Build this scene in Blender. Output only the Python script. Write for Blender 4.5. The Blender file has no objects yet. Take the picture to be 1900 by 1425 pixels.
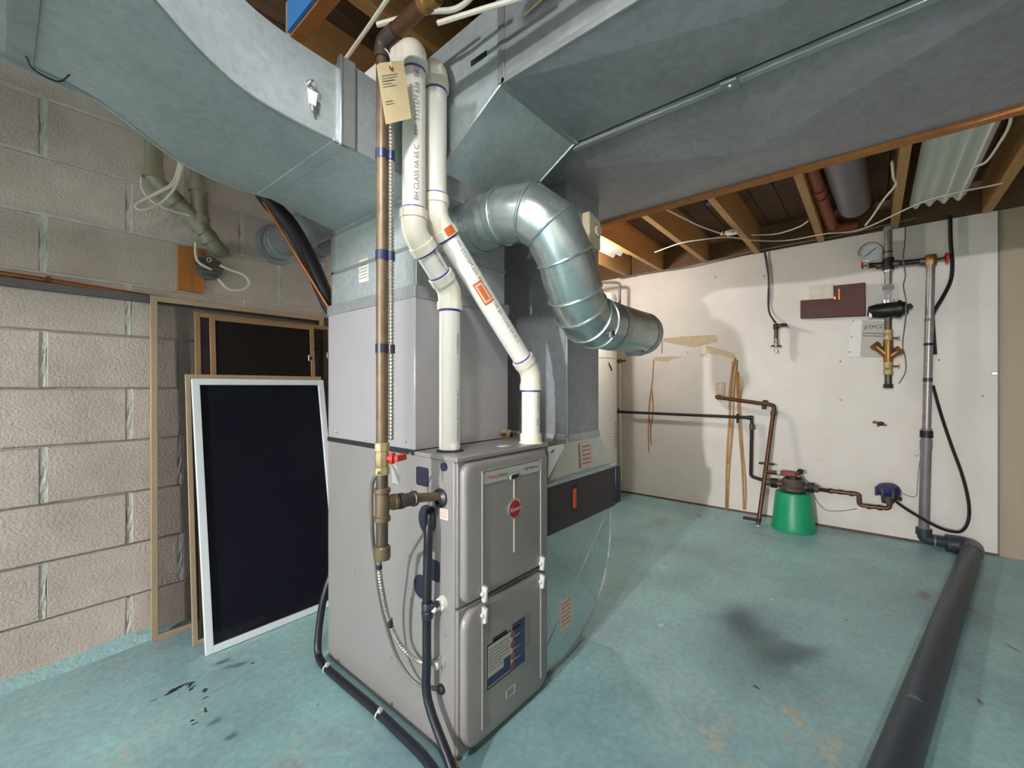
import bpy, math, random
from mathutils import Vector, Matrix
random.seed(7)
scene = bpy.context.scene

# ------------------------------------------------------------------ camera
F, ANG, H, HY = 790.0, math.radians(40.2), 1.03, 718.0      # focal length (px of a 1900 px frame), heading, eye height, horizon row
CA, SA = math.cos(ANG), math.sin(ANG)
cam_d = bpy.data.cameras.new('camera')
cam = bpy.data.objects.new('camera', cam_d)
scene.collection.objects.link(cam)
cam.location = (0, 0, H)
cam.rotation_euler = (math.radians(90), 0, ANG - math.radians(90))
cam_d.sensor_width = 36.0
cam_d.lens = 36.0 * F / 1900.0
cam_d.shift_y = (HY - 712.5) / 1900.0
cam_d.clip_start = 0.02
scene.camera = cam

# ------------------------------------------------------------------ world, exposure, lamps' power
world = bpy.data.worlds.new('world')
scene.world = world
world.use_nodes = True
world.node_tree.nodes['Background'].inputs[0].default_value = (0.05, 0.05, 0.05, 1)
vs = scene.view_settings
vs.view_transform = 'Standard'
vs.look = 'None'
vs.gamma = 1
vs.use_curve_mapping = False
vs.exposure = 0.7
LAMP_A, LAMP_N, BULB_B = 4300.0, 170.0, 215.0               # glow of the two lamps out of the picture and of the bulb behind the return drop
scene.cycles.max_bounces = 10
scene.cycles.diffuse_bounces = 6
scene.cycles.transparent_max_bounces = 16
scene.cycles.sample_clamp_indirect = 6

# ------------------------------------------------------------------ helpers
COL = scene.collection
WL = {}                                                     # world location of each object's origin


def at(px, py, X=None, Y=None, Z=None):
    """real point where the sight line of a photo pixel meets a known plane of the room"""
    l, v = (px - 950) / F, (HY - py) / F
    dx, dy = CA + SA * l, SA - CA * l
    d = X / dx if X is not None else (Y / dy if Y is not None else (Z - H) / v)
    return Vector((dx * d, dy * d, H + v * d))


def srgb(r, g, b):
    f = lambda c: c / 12.92 if c <= 0.04045 else ((c + 0.055) / 1.055) ** 2.4
    return (f(r / 255), f(g / 255), f(b / 255))


def empty(name, loc=(0, 0, 0)):
    o = bpy.data.objects.new(name, None)
    o.empty_display_size = 0.05
    COL.objects.link(o)
    o.location = loc
    WL[o] = Vector(loc)
    return o


def tag(o, label=None, cat=None, group=None, kind=None):
    if label: o['label'] = label
    if cat: o['category'] = cat
    if group: o['group'] = group
    if kind: o['kind'] = kind
    return o


def thing(name, label, cat, loc=(0, 0, 0), group=None):
    return tag(empty(name, loc), label, cat, group)


def vec(p): return Vector(p)


def frame_of(d):
    d = d.normalized()
    a = Vector((0, 0, 1)) if abs(d.z) < 0.95 else Vector((1, 0, 0))
    e1 = d.cross(a).normalized()
    e2 = d.cross(e1).normalized()
    return e1, e2


def fillet(pts, r, n=5):
    """polyline with its corners rounded"""
    pts = [vec(p) for p in pts]
    out = [pts[0]]
    for i in range(1, len(pts) - 1):
        p, a, b = pts[i], pts[i - 1], pts[i + 1]
        la, lb = (a - p).length, (b - p).length
        ua, ub = (a - p) / la, (b - p) / lb
        ang = ua.angle(ub)
        if ang > 3.1:
            out.append(p); continue
        t = min(r / math.tan(ang / 2), la * .49, lb * .49)
        s0, s1 = p + ua * t, p + ub * t
        for k in range(n + 1):
            q = k / n
            out.append((1 - q) ** 2 * s0 + 2 * q * (1 - q) * p + q * q * s1)
    out.append(pts[-1])
    return out


def smooth_curve(pts, n=8):
    """Catmull-Rom through points"""
    P = [vec(p) for p in pts]
    P = [2 * P[0] - P[1]] + P + [2 * P[-1] - P[-2]]
    out = []
    for i in range(1, len(P) - 2):
        for k in range(n):
            t = k / n
            a, b, c, d = P[i - 1], P[i], P[i + 1], P[i + 2]
            out.append(0.5 * ((2 * b) + (c - a) * t + (2 * a - 5 * b + 4 * c - d) * t * t + (3 * b - a - 3 * c + d) * t ** 3))
    out.append(P[-2])
    return out


class MB:
    def __init__(s): s.v, s.f = [], []

    def add(s, vs_, fs_):
        b = len(s.v)
        s.v += [vec(p) for p in vs_]
        s.f += [tuple(b + i for i in f) for f in fs_]
        return s

    def box(s, a, b):
        x0, x1 = sorted((a[0], b[0])); y0, y1 = sorted((a[1], b[1])); z0, z1 = sorted((a[2], b[2]))
        return s.add([(x0, y0, z0), (x1, y0, z0), (x1, y1, z0), (x0, y1, z0), (x0, y0, z1), (x1, y0, z1), (x1, y1, z1), (x0, y1, z1)],
                     [(0, 3, 2, 1), (4, 5, 6, 7), (0, 1, 5, 4), (1, 2, 6, 5), (2, 3, 7, 6), (3, 0, 4, 7)])

    def hexa(s, lo, hi):
        """box with four free corners below and above"""
        return s.add(list(lo) + list(hi), [(0, 3, 2, 1), (4, 5, 6, 7), (0, 1, 5, 4), (1, 2, 6, 5), (2, 3, 7, 6), (3, 0, 4, 7)])

    def prism(s, poly, ext):
        n = len(poly); e = vec(ext)
        p = [vec(q) for q in poly]
        return s.add(p + [q + e for q in p], [tuple(range(n))[::-1], tuple(range(n, 2 * n))] + [(i, (i + 1) % n, n + (i + 1) % n, n + i) for i in range(n)])

    def quad(s, *p): return s.add(p, [tuple(range(len(p)))])

    def tube(s, pts, r, seg=12, caps=True):
        pts = [vec(p) for p in pts]
        n = len(pts)
        rr = r if isinstance(r, (list, tuple)) else [r] * n
        e1, e2 = frame_of(pts[1] - pts[0])
        vs_, fs_ = [], []
        prev = None
        for i, p in enumerate(pts):
            d = (pts[min(i + 1, n - 1)] - pts[max(i - 1, 0)])
            d = d.normalized() if d.length > 1e-9 else Vector((0, 0, 1))
            if prev is not None:
                q = prev.rotation_difference(d)
                e1, e2 = q @ e1, q @ e2
            prev = d
            k = rr[i]
            if 0 < i < n - 1:                                 # mitre
                t1 = (p - pts[i - 1]).normalized(); t2 = (pts[i + 1] - p).normalized()
                cs = max(0.35, math.cos(t1.angle(t2) / 2)) if t1.length and t2.length else 1
                bis = (t2 - t1)
                bis = bis.normalized() if bis.length > 1e-6 else None
            else:
                bis, cs = None, 1
            for j in range(seg):
                a = 2 * math.pi * j / seg
                o = e1 * math.cos(a) + e2 * math.sin(a)
                if bis is not None: o = o + bis * o.dot(bis) * (1 / cs - 1)
                vs_.append(p + o * k)
        for i in range(n - 1):
            for j in range(seg):
                a, b = i * seg + j, i * seg + (j + 1) % seg
                fs_.append((a, b, b + seg, a + seg))
        if caps:
            fs_ += [tuple(range(seg))[::-1], tuple(range((n - 1) * seg, n * seg))]
        return s.add(vs_, fs_)

    def lathe(s, prof, o=(0, 0, 0), axis=(0, 0, 1), seg=20, caps=True):
        """prof: (radius, distance along axis)"""
        o, ax = vec(o), vec(axis).normalized()
        e1, e2 = frame_of(ax)
        vs_, fs_ = [], []
        for r, h in prof:
            for j in range(seg):
                a = 2 * math.pi * j / seg
                vs_.append(o + ax * h + (e1 * math.cos(a) + e2 * math.sin(a)) * r)
        for i in range(len(prof) - 1):
            for j in range(seg):
                a, b = i * seg + j, i * seg + (j + 1) % seg
                fs_.append((a, b, b + seg, a + seg))
        if caps:
            fs_ += [tuple(range(seg))[::-1], tuple(range((len(prof) - 1) * seg, len(prof) * seg))]
        return s.add(vs_, fs_)

    def torus(s, o, axis, R, r, seg=28, k=8):
        o, ax = vec(o), vec(axis).normalized()
        e1, e2 = frame_of(ax)
        pts = []
        vs_, fs_ = [], []
        for i in range(seg):
            a = 2 * math.pi * i / seg
            u = e1 * math.cos(a) + e2 * math.sin(a)
            for j in range(k):
                b = 2 * math.pi * j / k
                vs_.append(o + u * (R + r * math.cos(b)) + ax * r * math.sin(b))
        for i in range(seg):
            for j in range(k):
                fs_.append((i * k + j, ((i + 1) % seg) * k + j, ((i + 1) % seg) * k + (j + 1) % k, i * k + (j + 1) % k))
        return s.add(vs_, fs_)

    def sphere(s, o, r, seg=14, sc=(1, 1, 1)):
        prof = []
        n = seg // 2
        o = vec(o)
        vs_, fs_ = [], []
        for i in range(n + 1):
            t = math.pi * i / n
            for j in range(seg):
                a = 2 * math.pi * j / seg
                vs_.append(o + Vector((r * sc[0] * math.sin(t) * math.cos(a), r * sc[1] * math.sin(t) * math.sin(a), -r * sc[2] * math.cos(t))))
        for i in range(n):
            for j in range(seg):
                a, b = i * seg + j, i * seg + (j + 1) % seg
                fs_.append((a, b, b + seg, a + seg))
        return s.add(vs_, fs_)

    def build(s, name, mat, parent=None, bevel=0, smooth=35, recalc=True):
        lo = [min(p[i] for p in s.v) for i in range(3)]
        hi = [max(p[i] for p in s.v) for i in range(3)]
        c = Vector([(a + b) / 2 for a, b in zip(lo, hi)])
        if parent is None: c.z = lo[2]
        me = bpy.data.meshes.new(name)
        me.from_pydata([tuple(p - c) for p in s.v], [], s.f)
        if recalc:
            import bmesh
            bm = bmesh.new(); bm.from_mesh(me)
            bmesh.ops.recalc_face_normals(bm, faces=bm.faces[:])
            bm.to_mesh(me); bm.free()
        if smooth:
            me.polygons.foreach_set('use_smooth', [True] * len(me.polygons))
            me.set_sharp_from_angle(angle=math.radians(smooth))
        me.materials.append(M[mat] if isinstance(mat, str) else mat)
        o = bpy.data.objects.new(name, me)
        COL.objects.link(o)
        WL[o] = c
        if parent is not None:
            o.parent = parent
            o.location = c - WL[parent]
        else:
            o.location = c
        if bevel:
            md = o.modifiers.new('bevel', 'BEVEL')
            md.width = bevel; md.segments = 2; md.limit_method = 'ANGLE'; md.angle_limit = math.radians(40)
            md.harden_normals = False
        return o


def text_mesh(body, size, shear=0.0, extrude=0.0, align='LEFT'):
    cu = bpy.data.curves.new('lettering', 'FONT')
    cu.body = body; cu.size = size; cu.shear = shear; cu.extrude = extrude
    cu.align_x = align; cu.align_y = 'CENTER'; cu.resolution_u = 3
    ob = bpy.data.objects.new('lettering', cu)
    COL.objects.link(ob)
    dg = bpy.context.evaluated_depsgraph_get()
    me = bpy.data.meshes.new_from_object(ob.evaluated_get(dg))
    v = [p.co.copy() for p in me.vertices]; f = [tuple(p.vertices) for p in me.polygons]
    bpy.data.objects.remove(ob); bpy.data.curves.remove(cu); bpy.data.meshes.remove(me)
    return v, f


def text(name, body, size, o, ux, uy, mat, parent, shear=0.0, align='CENTER', out=0.0006):
    """flat lettering: ux reading direction, uy letter-up"""
    v, f = text_mesh(body, size, shear, 0.0, align)
    ux, uy = vec(ux).normalized(), vec(uy).normalized()
    n = ux.cross(uy)
    m = MB(); m.add([vec(o) + ux * p.x + uy * p.y + n * out for p in v], f)
    return m.build(name, mat, parent, smooth=0, recalc=False)


def text_on_pipe(name, body, size, p0, axis, toward, r, mat, parent):
    v, f = text_mesh(body, size)
    ax = vec(axis).normalized(); t = vec(toward); t = (t - ax * t.dot(ax)).normalized()
    lft = t.cross(ax)
    m = MB()
    m.add([vec(p0) + ax * p.x + (t * math.cos(p.y / r) + lft * math.sin(p.y / r)) * (r + .0005) for p in v], f)
    return m.build(name, mat, parent, smooth=0, recalc=False)


# ------------------------------------------------------------------ materials
M = {}


def mat(name, col, rough=0.5, metal=0.0, var=0.0, scale=6.0, col2=None, bump=0.0, bscale=60.0, spec=0.5, stretch=None, emit=None, alpha=None, trans=0.0, dirt=None, dscale=3.0):
    """principled material with noise colour variation, optional dirt patches and fine bump"""
    m = bpy.data.materials.new(name); m.use_nodes = True
    nt = m.node_tree; N, L = nt.nodes, nt.links
    b = N['Principled BSDF']
    b.inputs['Base Color'].default_value = (*col, 1)
    b.inputs['Roughness'].default_value = rough
    b.inputs['Metallic'].default_value = metal
    b.inputs['Specular IOR Level'].default_value = spec
    if alpha is not None: b.inputs['Alpha'].default_value = alpha
    if trans: b.inputs['Transmission Weight'].default_value = trans
    if emit:
        b.inputs['Emission Color'].default_value = (*emit[:3], 1); b.inputs['Emission Strength'].default_value = emit[3]
    geo = N.new('ShaderNodeNewGeometry')
    vecout = geo.outputs['Position']
    if stretch:
        mp = N.new('ShaderNodeMapping'); mp.inputs['Scale'].default_value = stretch
        L.new(vecout, mp.inputs[0]); vecout = mp.outputs[0]
    last = None
    if var or col2:
        n = N.new('ShaderNodeTexNoise'); n.inputs['Scale'].default_value = scale; n.inputs['Detail'].default_value = 6
        n.inputs['Roughness'].default_value = 0.65
        L.new(vecout, n.inputs['Vector'])
        r = N.new('ShaderNodeValToRGB')
        c2 = col2 or tuple(min(1, c * (1 + var)) for c in col)
        c1 = col if col2 else tuple(c * (1 - var) for c in col)
        r.color_ramp.elements[0].position = 0.32; r.color_ramp.elements[1].position = 0.68
        r.color_ramp.elements[0].color = (*c1, 1); r.color_ramp.elements[1].color = (*c2, 1)
        L.new(n.outputs['Fac'], r.inputs[0])
        last = r.outputs[0]
        rn = N.new('ShaderNodeMapRange'); rn.inputs['To Min'].default_value = rough * .8; rn.inputs['To Max'].default_value = min(1, rough * 1.2)
        L.new(n.outputs['Fac'], rn.inputs[0]); L.new(rn.outputs[0], b.inputs['Roughness'])
    if dirt:
        n2 = N.new('ShaderNodeTexNoise'); n2.inputs['Scale'].default_value = dscale; n2.inputs['Detail'].default_value = 8; n2.inputs['Roughness'].default_value = .7
        L.new(vecout, n2.inputs['Vector'])
        r2 = N.new('ShaderNodeValToRGB'); r2.color_ramp.elements[0].position = dirt[3]; r2.color_ramp.elements[1].position = dirt[3] + .12
        L.new(n2.outputs['Fac'], r2.inputs[0])
        mx = N.new('ShaderNodeMix'); mx.data_type = 'RGBA'
        L.new(r2.outputs[0], mx.inputs[0])
        if last: L.new(last, mx.inputs[6])
        else: mx.inputs[6].default_value = (*col, 1)
        mx.inputs[7].default_value = (*dirt[:3], 1)
        last = mx.outputs[2]
    if last: L.new(last, b.inputs['Base Color'])
    if bump:
        n3 = N.new('ShaderNodeTexNoise'); n3.inputs['Scale'].default_value = bscale; n3.inputs['Detail'].default_value = 4
        L.new(vecout, n3.inputs['Vector'])
        bp = N.new('ShaderNodeBump'); bp.inputs['Strength'].default_value = bump; bp.inputs['Distance'].default_value = .01
        L.new(n3.outputs['Fac'], bp.inputs['Height']); L.new(bp.outputs[0], b.inputs['Normal'])
    M[name] = m
    return m


def galv(name, c1, c2, rough=.42, metal=.65, vscale=70):
    """galvanised sheet: small spangle crystals over soft cloudy staining"""
    m = mat(name, c1, rough, metal, col2=c2, scale=2.2)
    nt = m.node_tree; N, L = nt.nodes, nt.links
    b = N['Principled BSDF']
    geo = N.new('ShaderNodeNewGeometry')
    vo = N.new('ShaderNodeTexVoronoi'); vo.inputs['Scale'].default_value = vscale
    L.new(geo.outputs['Position'], vo.inputs['Vector'])
    sp = N.new('ShaderNodeMapRange'); sp.inputs['To Min'].default_value = .92; sp.inputs['To Max'].default_value = 1.06
    sep = N.new('ShaderNodeSeparateColor'); L.new(vo.outputs['Color'], sep.inputs[0]); L.new(sep.outputs[0], sp.inputs[0])
    mx = N.new('ShaderNodeMix'); mx.data_type = 'RGBA'; mx.blend_type = 'MULTIPLY'; mx.inputs[0].default_value = 1
    src = b.inputs['Base Color'].links[0].from_socket
    L.new(src, mx.inputs[6]); L.new(sp.outputs[0], mx.inputs[7]); L.new(mx.outputs[2], b.inputs['Base Color'])
    return m


galv('galvanised', srgb(164, 172, 174), srgb(190, 198, 198), rough=.45, metal=.4)
galv('galvanised_bright', srgb(178, 190, 190), srgb(208, 216, 214), rough=.26, metal=.85, vscale=45)
galv('galvanised_smooth', srgb(196, 204, 204), srgb(216, 222, 220), rough=.26, metal=.85, vscale=90)
galv('galvanised_dull', srgb(140, 142, 145), srgb(166, 167, 169), rough=.5, metal=.35, vscale=55)
galv('galvanised_light_tint', srgb(144, 138, 143), srgb(167, 161, 165), rough=.5, metal=.35, vscale=55)  # purplish tint of the light put into this metal's colour
mat('cleat', srgb(168, 172, 170), .4, .6, var=.12)
mat('furnace_paint', srgb(150, 146, 144), .38, 0.15, var=.04, scale=3)
mat('furnace_door', srgb(146, 140, 136), .42, 0.15, var=.05, scale=3)
mat('coil_paint', srgb(170, 166, 168), .2, 0.1, var=.03, scale=3)
mat('dark_plastic', srgb(22, 22, 30), .45)
mat('knockout_navy', srgb(30, 32, 52), .5)
mat('latch_plastic', srgb(205, 205, 200), .4)
mat('label_silver', srgb(188, 186, 180), .35, .2)
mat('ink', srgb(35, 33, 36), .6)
mat('ink_orange', srgb(205, 96, 42), .6)
mat('print_rust', srgb(136, 72, 58), .6)
mat('rib_light', srgb(172, 160, 148), .4, .15)
mat('ink_blue', srgb(40, 62, 110), .6)
mat('ink_grey', srgb(120, 116, 112), .6)
mat('emblem_red', srgb(150, 28, 30), .35)
mat('chrome', srgb(220, 218, 214), .2, .9)
mat('screw', srgb(205, 208, 208), .3, .8)
mat('label_paper', srgb(226, 222, 214), .6, var=.04, scale=30)
mat('label_pink', srgb(222, 190, 172), .6, var=.06, scale=40)
mat('label_blue', srgb(44, 56, 88), .5)
mat('label_cream', srgb(176, 172, 158), .5)
mat('filter_purple', srgb(62, 46, 52), .45, .1, var=.08)
mat('filter_black', srgb(20, 24, 40), .35)
mat('filter_orange', srgb(215, 84, 50), .4)
mat('pvc', srgb(244, 238, 228), .35, var=.02, scale=5)
mat('pvc_fitting', srgb(240, 230, 212), .35, var=.03, scale=8)
mat('pvc_primer', srgb(104, 84, 160), .5)
mat('iron_pipe', srgb(88, 78, 70), .45, .55, var=.25, scale=30)
mat('iron_warm', srgb(112, 94, 72), .45, .35, var=.25, scale=25)
mat('iron_black', srgb(40, 36, 36), .5, .4, var=.2, scale=30)
mat('brass', srgb(184, 164, 124), .4, .6, var=.15, scale=40)
mat('brass_dark', srgb(134, 98, 52), .4, .6, var=.2, scale=40)
mat('copper', srgb(176, 104, 56), .35, .75, var=.2, scale=20)
mat('copper_dull', srgb(94, 64, 46), .42, .6, var=.25, scale=25)
mat('steel_pipe', srgb(150, 142, 142), .4, .55, var=.2, scale=25)
mat('red_paint', srgb(196, 44, 30), .4)
mat('tape_blue', srgb(40, 44, 80), .35)
mat('red_faded', srgb(132, 48, 44), .5, var=.15, scale=30)
mat('tape_dark', srgb(44, 42, 52), .35)
mat('rubber', srgb(26, 30, 40), .38, var=.15, scale=20)
mat('abs_pipe', srgb(44, 54, 66), .4, var=.3, scale=9, dirt=(*srgb(120, 132, 138), .62), dscale=14)
mat('drain_grey', srgb(118, 112, 116), .42, .1, var=.18, scale=12)
mat('cable_white', srgb(226, 216, 198), .5)
mat('cable_grey', srgb(110, 104, 100), .5)
mat('cable_black', srgb(20, 20, 24), .4)
mat('armour', srgb(196, 188, 176), .3, .8)
mat('paper_tag', srgb(226, 204, 160), .7, var=.05, scale=30)
mat('tag_eyelet', srgb(176, 84, 48), .7)
mat('paper_white', srgb(232, 228, 222), .7)
mat('zip_tie', srgb(196, 206, 206), .5)
mat('screen_beige', srgb(176, 152, 124), .45, .1, var=.05)
mat('screen_brown', srgb(150, 118, 84), .45, .1, var=.06)
mat('screen_white', srgb(232, 236, 238), .35, .05)
mat('wood_pale', srgb(184, 138, 84), .65, var=.18, scale=10, stretch=(1.2, 9, 9), bump=.2)
mat('wood_dark', srgb(110, 80, 52), .75, var=.3, scale=8, stretch=(1, 7, 7), bump=.3)
mat('wood_orange', srgb(176, 108, 48), .65, var=.18, scale=6, stretch=(8, 8, 1), bump=.2)
mat('subfloor_wood', srgb(96, 70, 48), .85, var=.3, scale=5, stretch=(1, 6, 6), bump=.3)
mat('board_blue', srgb(64, 132, 196), .5, var=.06)
mat('strip_grey', srgb(96, 90, 90), .7, var=.15, scale=12)
mat('ledge_brown', srgb(96, 70, 48), .7, var=.2, scale=12, stretch=(1, 8, 8))
mat('mortar', srgb(196, 192, 184), .9, var=.12, scale=20, bump=.5, bscale=90)
mat('block_face', srgb(178, 162, 150), .9, col2=srgb(206, 192, 180), scale=3.2, bump=.4, bscale=110, dirt=(*srgb(182, 146, 108), .66), dscale=2.4)
mat('plug_white', srgb(232, 230, 224), .4)
mat('heater_white', srgb(232, 226, 216), .35, var=.02)
mat('plastic_cream', srgb(204, 190, 160), .4)
mat('box_brown', srgb(74, 30, 20), .6, var=.1, scale=10)
mat('foam_beige', srgb(214, 206, 188), .8, var=.08, scale=20, bump=.4)
mat('gauge_face', srgb(206, 208, 212), .35)
mat('valve_black', srgb(26, 24, 24), .45, .3, var=.2, scale=30)
mat('clear_plastic', srgb(230, 232, 236), .08, alpha=.28)
mat('bucket_green', srgb(24, 150, 104), .4, var=.05)
mat('meter_blue', srgb(20, 26, 92), .4)
mat('meter_iron', srgb(86, 76, 68), .6, .3, var=.3, scale=30)
mat('beige_drain', srgb(136, 128, 106), .45, var=.1, scale=10)
mat('cover_grey', srgb(120, 116, 112), .4, .5, var=.1)
mat('insulation_black', srgb(28, 24, 30), .6, var=.2, scale=12)
mat('corrugated', srgb(224, 222, 216), .5, var=.03)
mat('ceiling_duct', srgb(120, 112, 120), .45, .4, var=.15)
mat('pipe_rust', srgb(150, 78, 44), .5, .3, var=.2, scale=10)
mat('drip_brown', srgb(176, 128, 72), .45, var=.25, scale=14)
mat('torn_paper', srgb(206, 186, 156), .85, var=.1, scale=24)
mat('back_wall', srgb(196, 190, 182), .85, var=.04)
mat('rust_stain', srgb(120, 82, 62), .8, var=.2, scale=20)
mat('curb_paint', srgb(150, 186, 186), .6, var=.1, scale=10, dirt=(*srgb(150, 140, 124), .6), dscale=9, bump=.4)
mat('lamp_glow', (1, 1, 1), .5, emit=(.97, .98, 1.0, LAMP_A))
mat('lamp_glow_soft', (1, 1, 1), .5, emit=(.97, .98, 1.0, LAMP_N))
mat('bulb_glow', (1, 1, 1), .5, emit=(1.0, .95, .88, BULB_B))
mat('porcelain', srgb(230, 228, 222), .3)


def mesh_cloth(name, col, opacity):
    m = bpy.data.materials.new(name); m.use_nodes = True
    nt = m.node_tree; N, L = nt.nodes, nt.links
    b = N['Principled BSDF']; b.inputs['Base Color'].default_value = (*col, 1); b.inputs['Roughness'].default_value = .7
    b.inputs['Specular IOR Level'].default_value = .15
    b.inputs['Alpha'].default_value = opacity
    M[name] = m


mesh_cloth('fly_mesh', srgb(58, 52, 50), .5)
mesh_cloth('fly_mesh_dense', srgb(30, 24, 22), .8)
mesh_cloth('fly_mesh_navy', srgb(15, 16, 28), .96)


def floor_material():
    m = mat('floor_paint', srgb(132, 164, 171), .42, 0, col2=srgb(164, 206, 205), scale=1.7, dirt=(*srgb(150, 160, 168), .58), dscale=2.6, bump=.12, bscale=40)
    nt = m.node_tree; N, L = nt.nodes, nt.links
    b = N['Principled BSDF']
    geo = N.new('ShaderNodeNewGeometry')
    cur = b.inputs['Base Color'].links[0].from_socket
    warp = N.new('ShaderNodeTexNoise'); warp.inputs['Scale'].default_value = 5; warp.inputs['Detail'].default_value = 6
    L.new(geo.outputs['Position'], warp.inputs['Vector'])
    wv = N.new('ShaderNodeVectorMath'); wv.operation = 'SCALE'; wv.inputs['Scale'].default_value = .22
    ws = N.new('ShaderNodeVectorMath'); ws.operation = 'SUBTRACT'; ws.inputs[1].default_value = (.5, .5, .5)
    L.new(warp.outputs['Color'], ws.inputs[0]); L.new(ws.outputs[0], wv.inputs[0])
    pos = N.new('ShaderNodeVectorMath'); pos.operation = 'ADD'
    L.new(geo.outputs['Position'], pos.inputs[0]); L.new(wv.outputs[0], pos.inputs[1])

    chip = N.new('ShaderNodeTexNoise'); chip.inputs['Scale'].default_value = 16; chip.inputs['Detail'].default_value = 9; chip.inputs['Roughness'].default_value = .75
    L.new(geo.outputs['Position'], chip.inputs['Vector'])
    chipf = N.new('ShaderNodeMapRange'); chipf.inputs['From Min'].default_value = .5; chipf.inputs['From Max'].default_value = .58
    L.new(chip.outputs['Fac'], chipf.inputs[0])

    def blob(cur, c, sx, sy, rot, col, strength, inner=.2, outer=1.0, chipped=False):
        mp = N.new('ShaderNodeMapping'); mp.vector_type = 'TEXTURE'
        mp.inputs['Location'].default_value = (c[0], c[1], 0); mp.inputs['Rotation'].default_value = (0, 0, rot); mp.inputs['Scale'].default_value = (sx, sy, 1)
        L.new(pos.outputs[0], mp.inputs[0])
        ln = N.new('ShaderNodeVectorMath'); ln.operation = 'LENGTH'; L.new(mp.outputs[0], ln.inputs[0])
        mr = N.new('ShaderNodeMapRange'); mr.interpolation_type = 'SMOOTHSTEP'
        mr.inputs['From Min'].default_value = outer; mr.inputs['From Max'].default_value = inner
        mr.inputs['To Min'].default_value = 0; mr.inputs['To Max'].default_value = strength
        L.new(ln.outputs['Value'], mr.inputs[0])
        mx = N.new('ShaderNodeMix'); mx.data_type = 'RGBA'
        fac = mr.outputs[0]
        if chipped:
            ml = N.new('ShaderNodeMath'); ml.operation = 'MULTIPLY'; L.new(fac, ml.inputs[0]); L.new(chipf.outputs[0], ml.inputs[1]); fac = ml.outputs[0]
        L.new(fac, mx.inputs[0]); L.new(cur, mx.inputs[6]); mx.inputs[7].default_value = (*col, 1)
        return mx.outputs[2]
    fl = lambda x, y: at(x, y, Z=0)
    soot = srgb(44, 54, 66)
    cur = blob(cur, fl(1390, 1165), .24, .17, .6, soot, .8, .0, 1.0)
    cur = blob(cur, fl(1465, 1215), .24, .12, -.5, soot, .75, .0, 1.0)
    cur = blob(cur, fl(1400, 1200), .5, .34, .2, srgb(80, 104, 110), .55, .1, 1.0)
    for (x, y, s, st) in ((1720, 1108, .1, .6), (1795, 1130, .07, .6), (1865, 1200, .04, .8), (1828, 1300, .03, .8), (1290, 955, .07, .5), (1330, 962, .05, .6)):
        cur = blob(cur, fl(x, y), s, s * .55, .4, srgb(120, 78, 58), st, .2, 1.0)
    for (x, y, s, st) in ((480, 1330, .03, .7), (1640, 1260, .03, .7), (1480, 1350, .3, .8), (1330, 1390, .35, .8), (1560, 1390, .25, .8), (520, 1420, .2, .8), (230, 1400, .2, .6), (330, 1330, .25, .4), (100, 1290, .3, .5), (1280, 1340, .3, .6), (1640, 1130, .2, .5), (440, 1215, .16, .6), (560, 1190, .12, .5)):
        cur = blob(cur, fl(x, y), s, s * .4, .5, srgb(186, 186, 166), st, .1, 1.0, True)
    for (x, y, s) in ((1010 - 590, 1225, .06), (440, 1235, .05), (400, 1340, .05), (425, 1370, .035), (342, 1336, .01), (350, 1343, .01), (583, 1312, .012)):
        cur = blob(cur, fl(x, y), s, s * .5, .3, srgb(78, 92, 92), .75, .2, 1.0)
    for (x, y, s, sy_, rt_, st) in ((1590, 1350, .5, .03, -.75, .8), (1500, 1320, .35, .025, -.6, .7), (1460, 1080, .5, .02, -1.3, .3)):
        cur = blob(cur, fl(x, y), s, sy_, rt_, srgb(178, 160, 130), st, .1, 1.0, True)
    for (x, y) in ((297, 1295), (318, 1285), (326, 1281), (336, 1277), (348, 1274), (358, 1272), (368, 1272), (388, 1276), (392, 1286), (344, 1336), (350, 1343)):
        cur = blob(cur, fl(x, y), .014, .007, .2, srgb(30, 36, 38), .95, .5, 1.0)
    fg = N.new('ShaderNodeTexNoise'); fg.inputs['Scale'].default_value = 45; fg.inputs['Detail'].default_value = 7; L.new(geo.outputs['Position'], fg.inputs['Vector'])
    fm = N.new('ShaderNodeMapRange'); fm.inputs['From Min'].default_value = .3; fm.inputs['From Max'].default_value = .7; fm.inputs['To Min'].default_value = .84; fm.inputs['To Max'].default_value = 1.08; L.new(fg.outputs['Fac'], fm.inputs[0])
    fx = N.new('ShaderNodeMix'); fx.data_type = 'RGBA'; fx.blend_type = 'MULTIPLY'; fx.inputs[0].default_value = 1; L.new(cur, fx.inputs[6]); L.new(fm.outputs[0], fx.inputs[7]); cur = fx.outputs[2]
    # small flecks
    vo = N.new('ShaderNodeTexVoronoi'); vo.inputs['Scale'].default_value = 7
    L.new(pos.outputs[0], vo.inputs['Vector'])
    mr = N.new('ShaderNodeMapRange'); mr.inputs['From Min'].default_value = .07; mr.inputs['From Max'].default_value = .05
    L.new(vo.outputs['Distance'], mr.inputs[0])
    sep = N.new('ShaderNodeSeparateColor'); L.new(vo.outputs['Color'], sep.inputs[0])
    gt = N.new('ShaderNodeMath'); gt.operation = 'GREATER_THAN'; gt.inputs[1].default_value = .72; L.new(sep.outputs[0], gt.inputs[0])
    mul = N.new('ShaderNodeMath'); mul.operation = 'MULTIPLY'; L.new(mr.outputs[0], mul.inputs[0]); L.new(gt.outputs[0], mul.inputs[1])
    rmp = N.new('ShaderNodeValToRGB'); rmp.color_ramp.interpolation = 'CONSTANT'
    rmp.color_ramp.elements[0].color = (*srgb(60, 66, 66), 1); rmp.color_ramp.elements[1].color = (*srgb(210, 216, 210), 1); rmp.color_ramp.elements[1].position = .55
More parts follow.
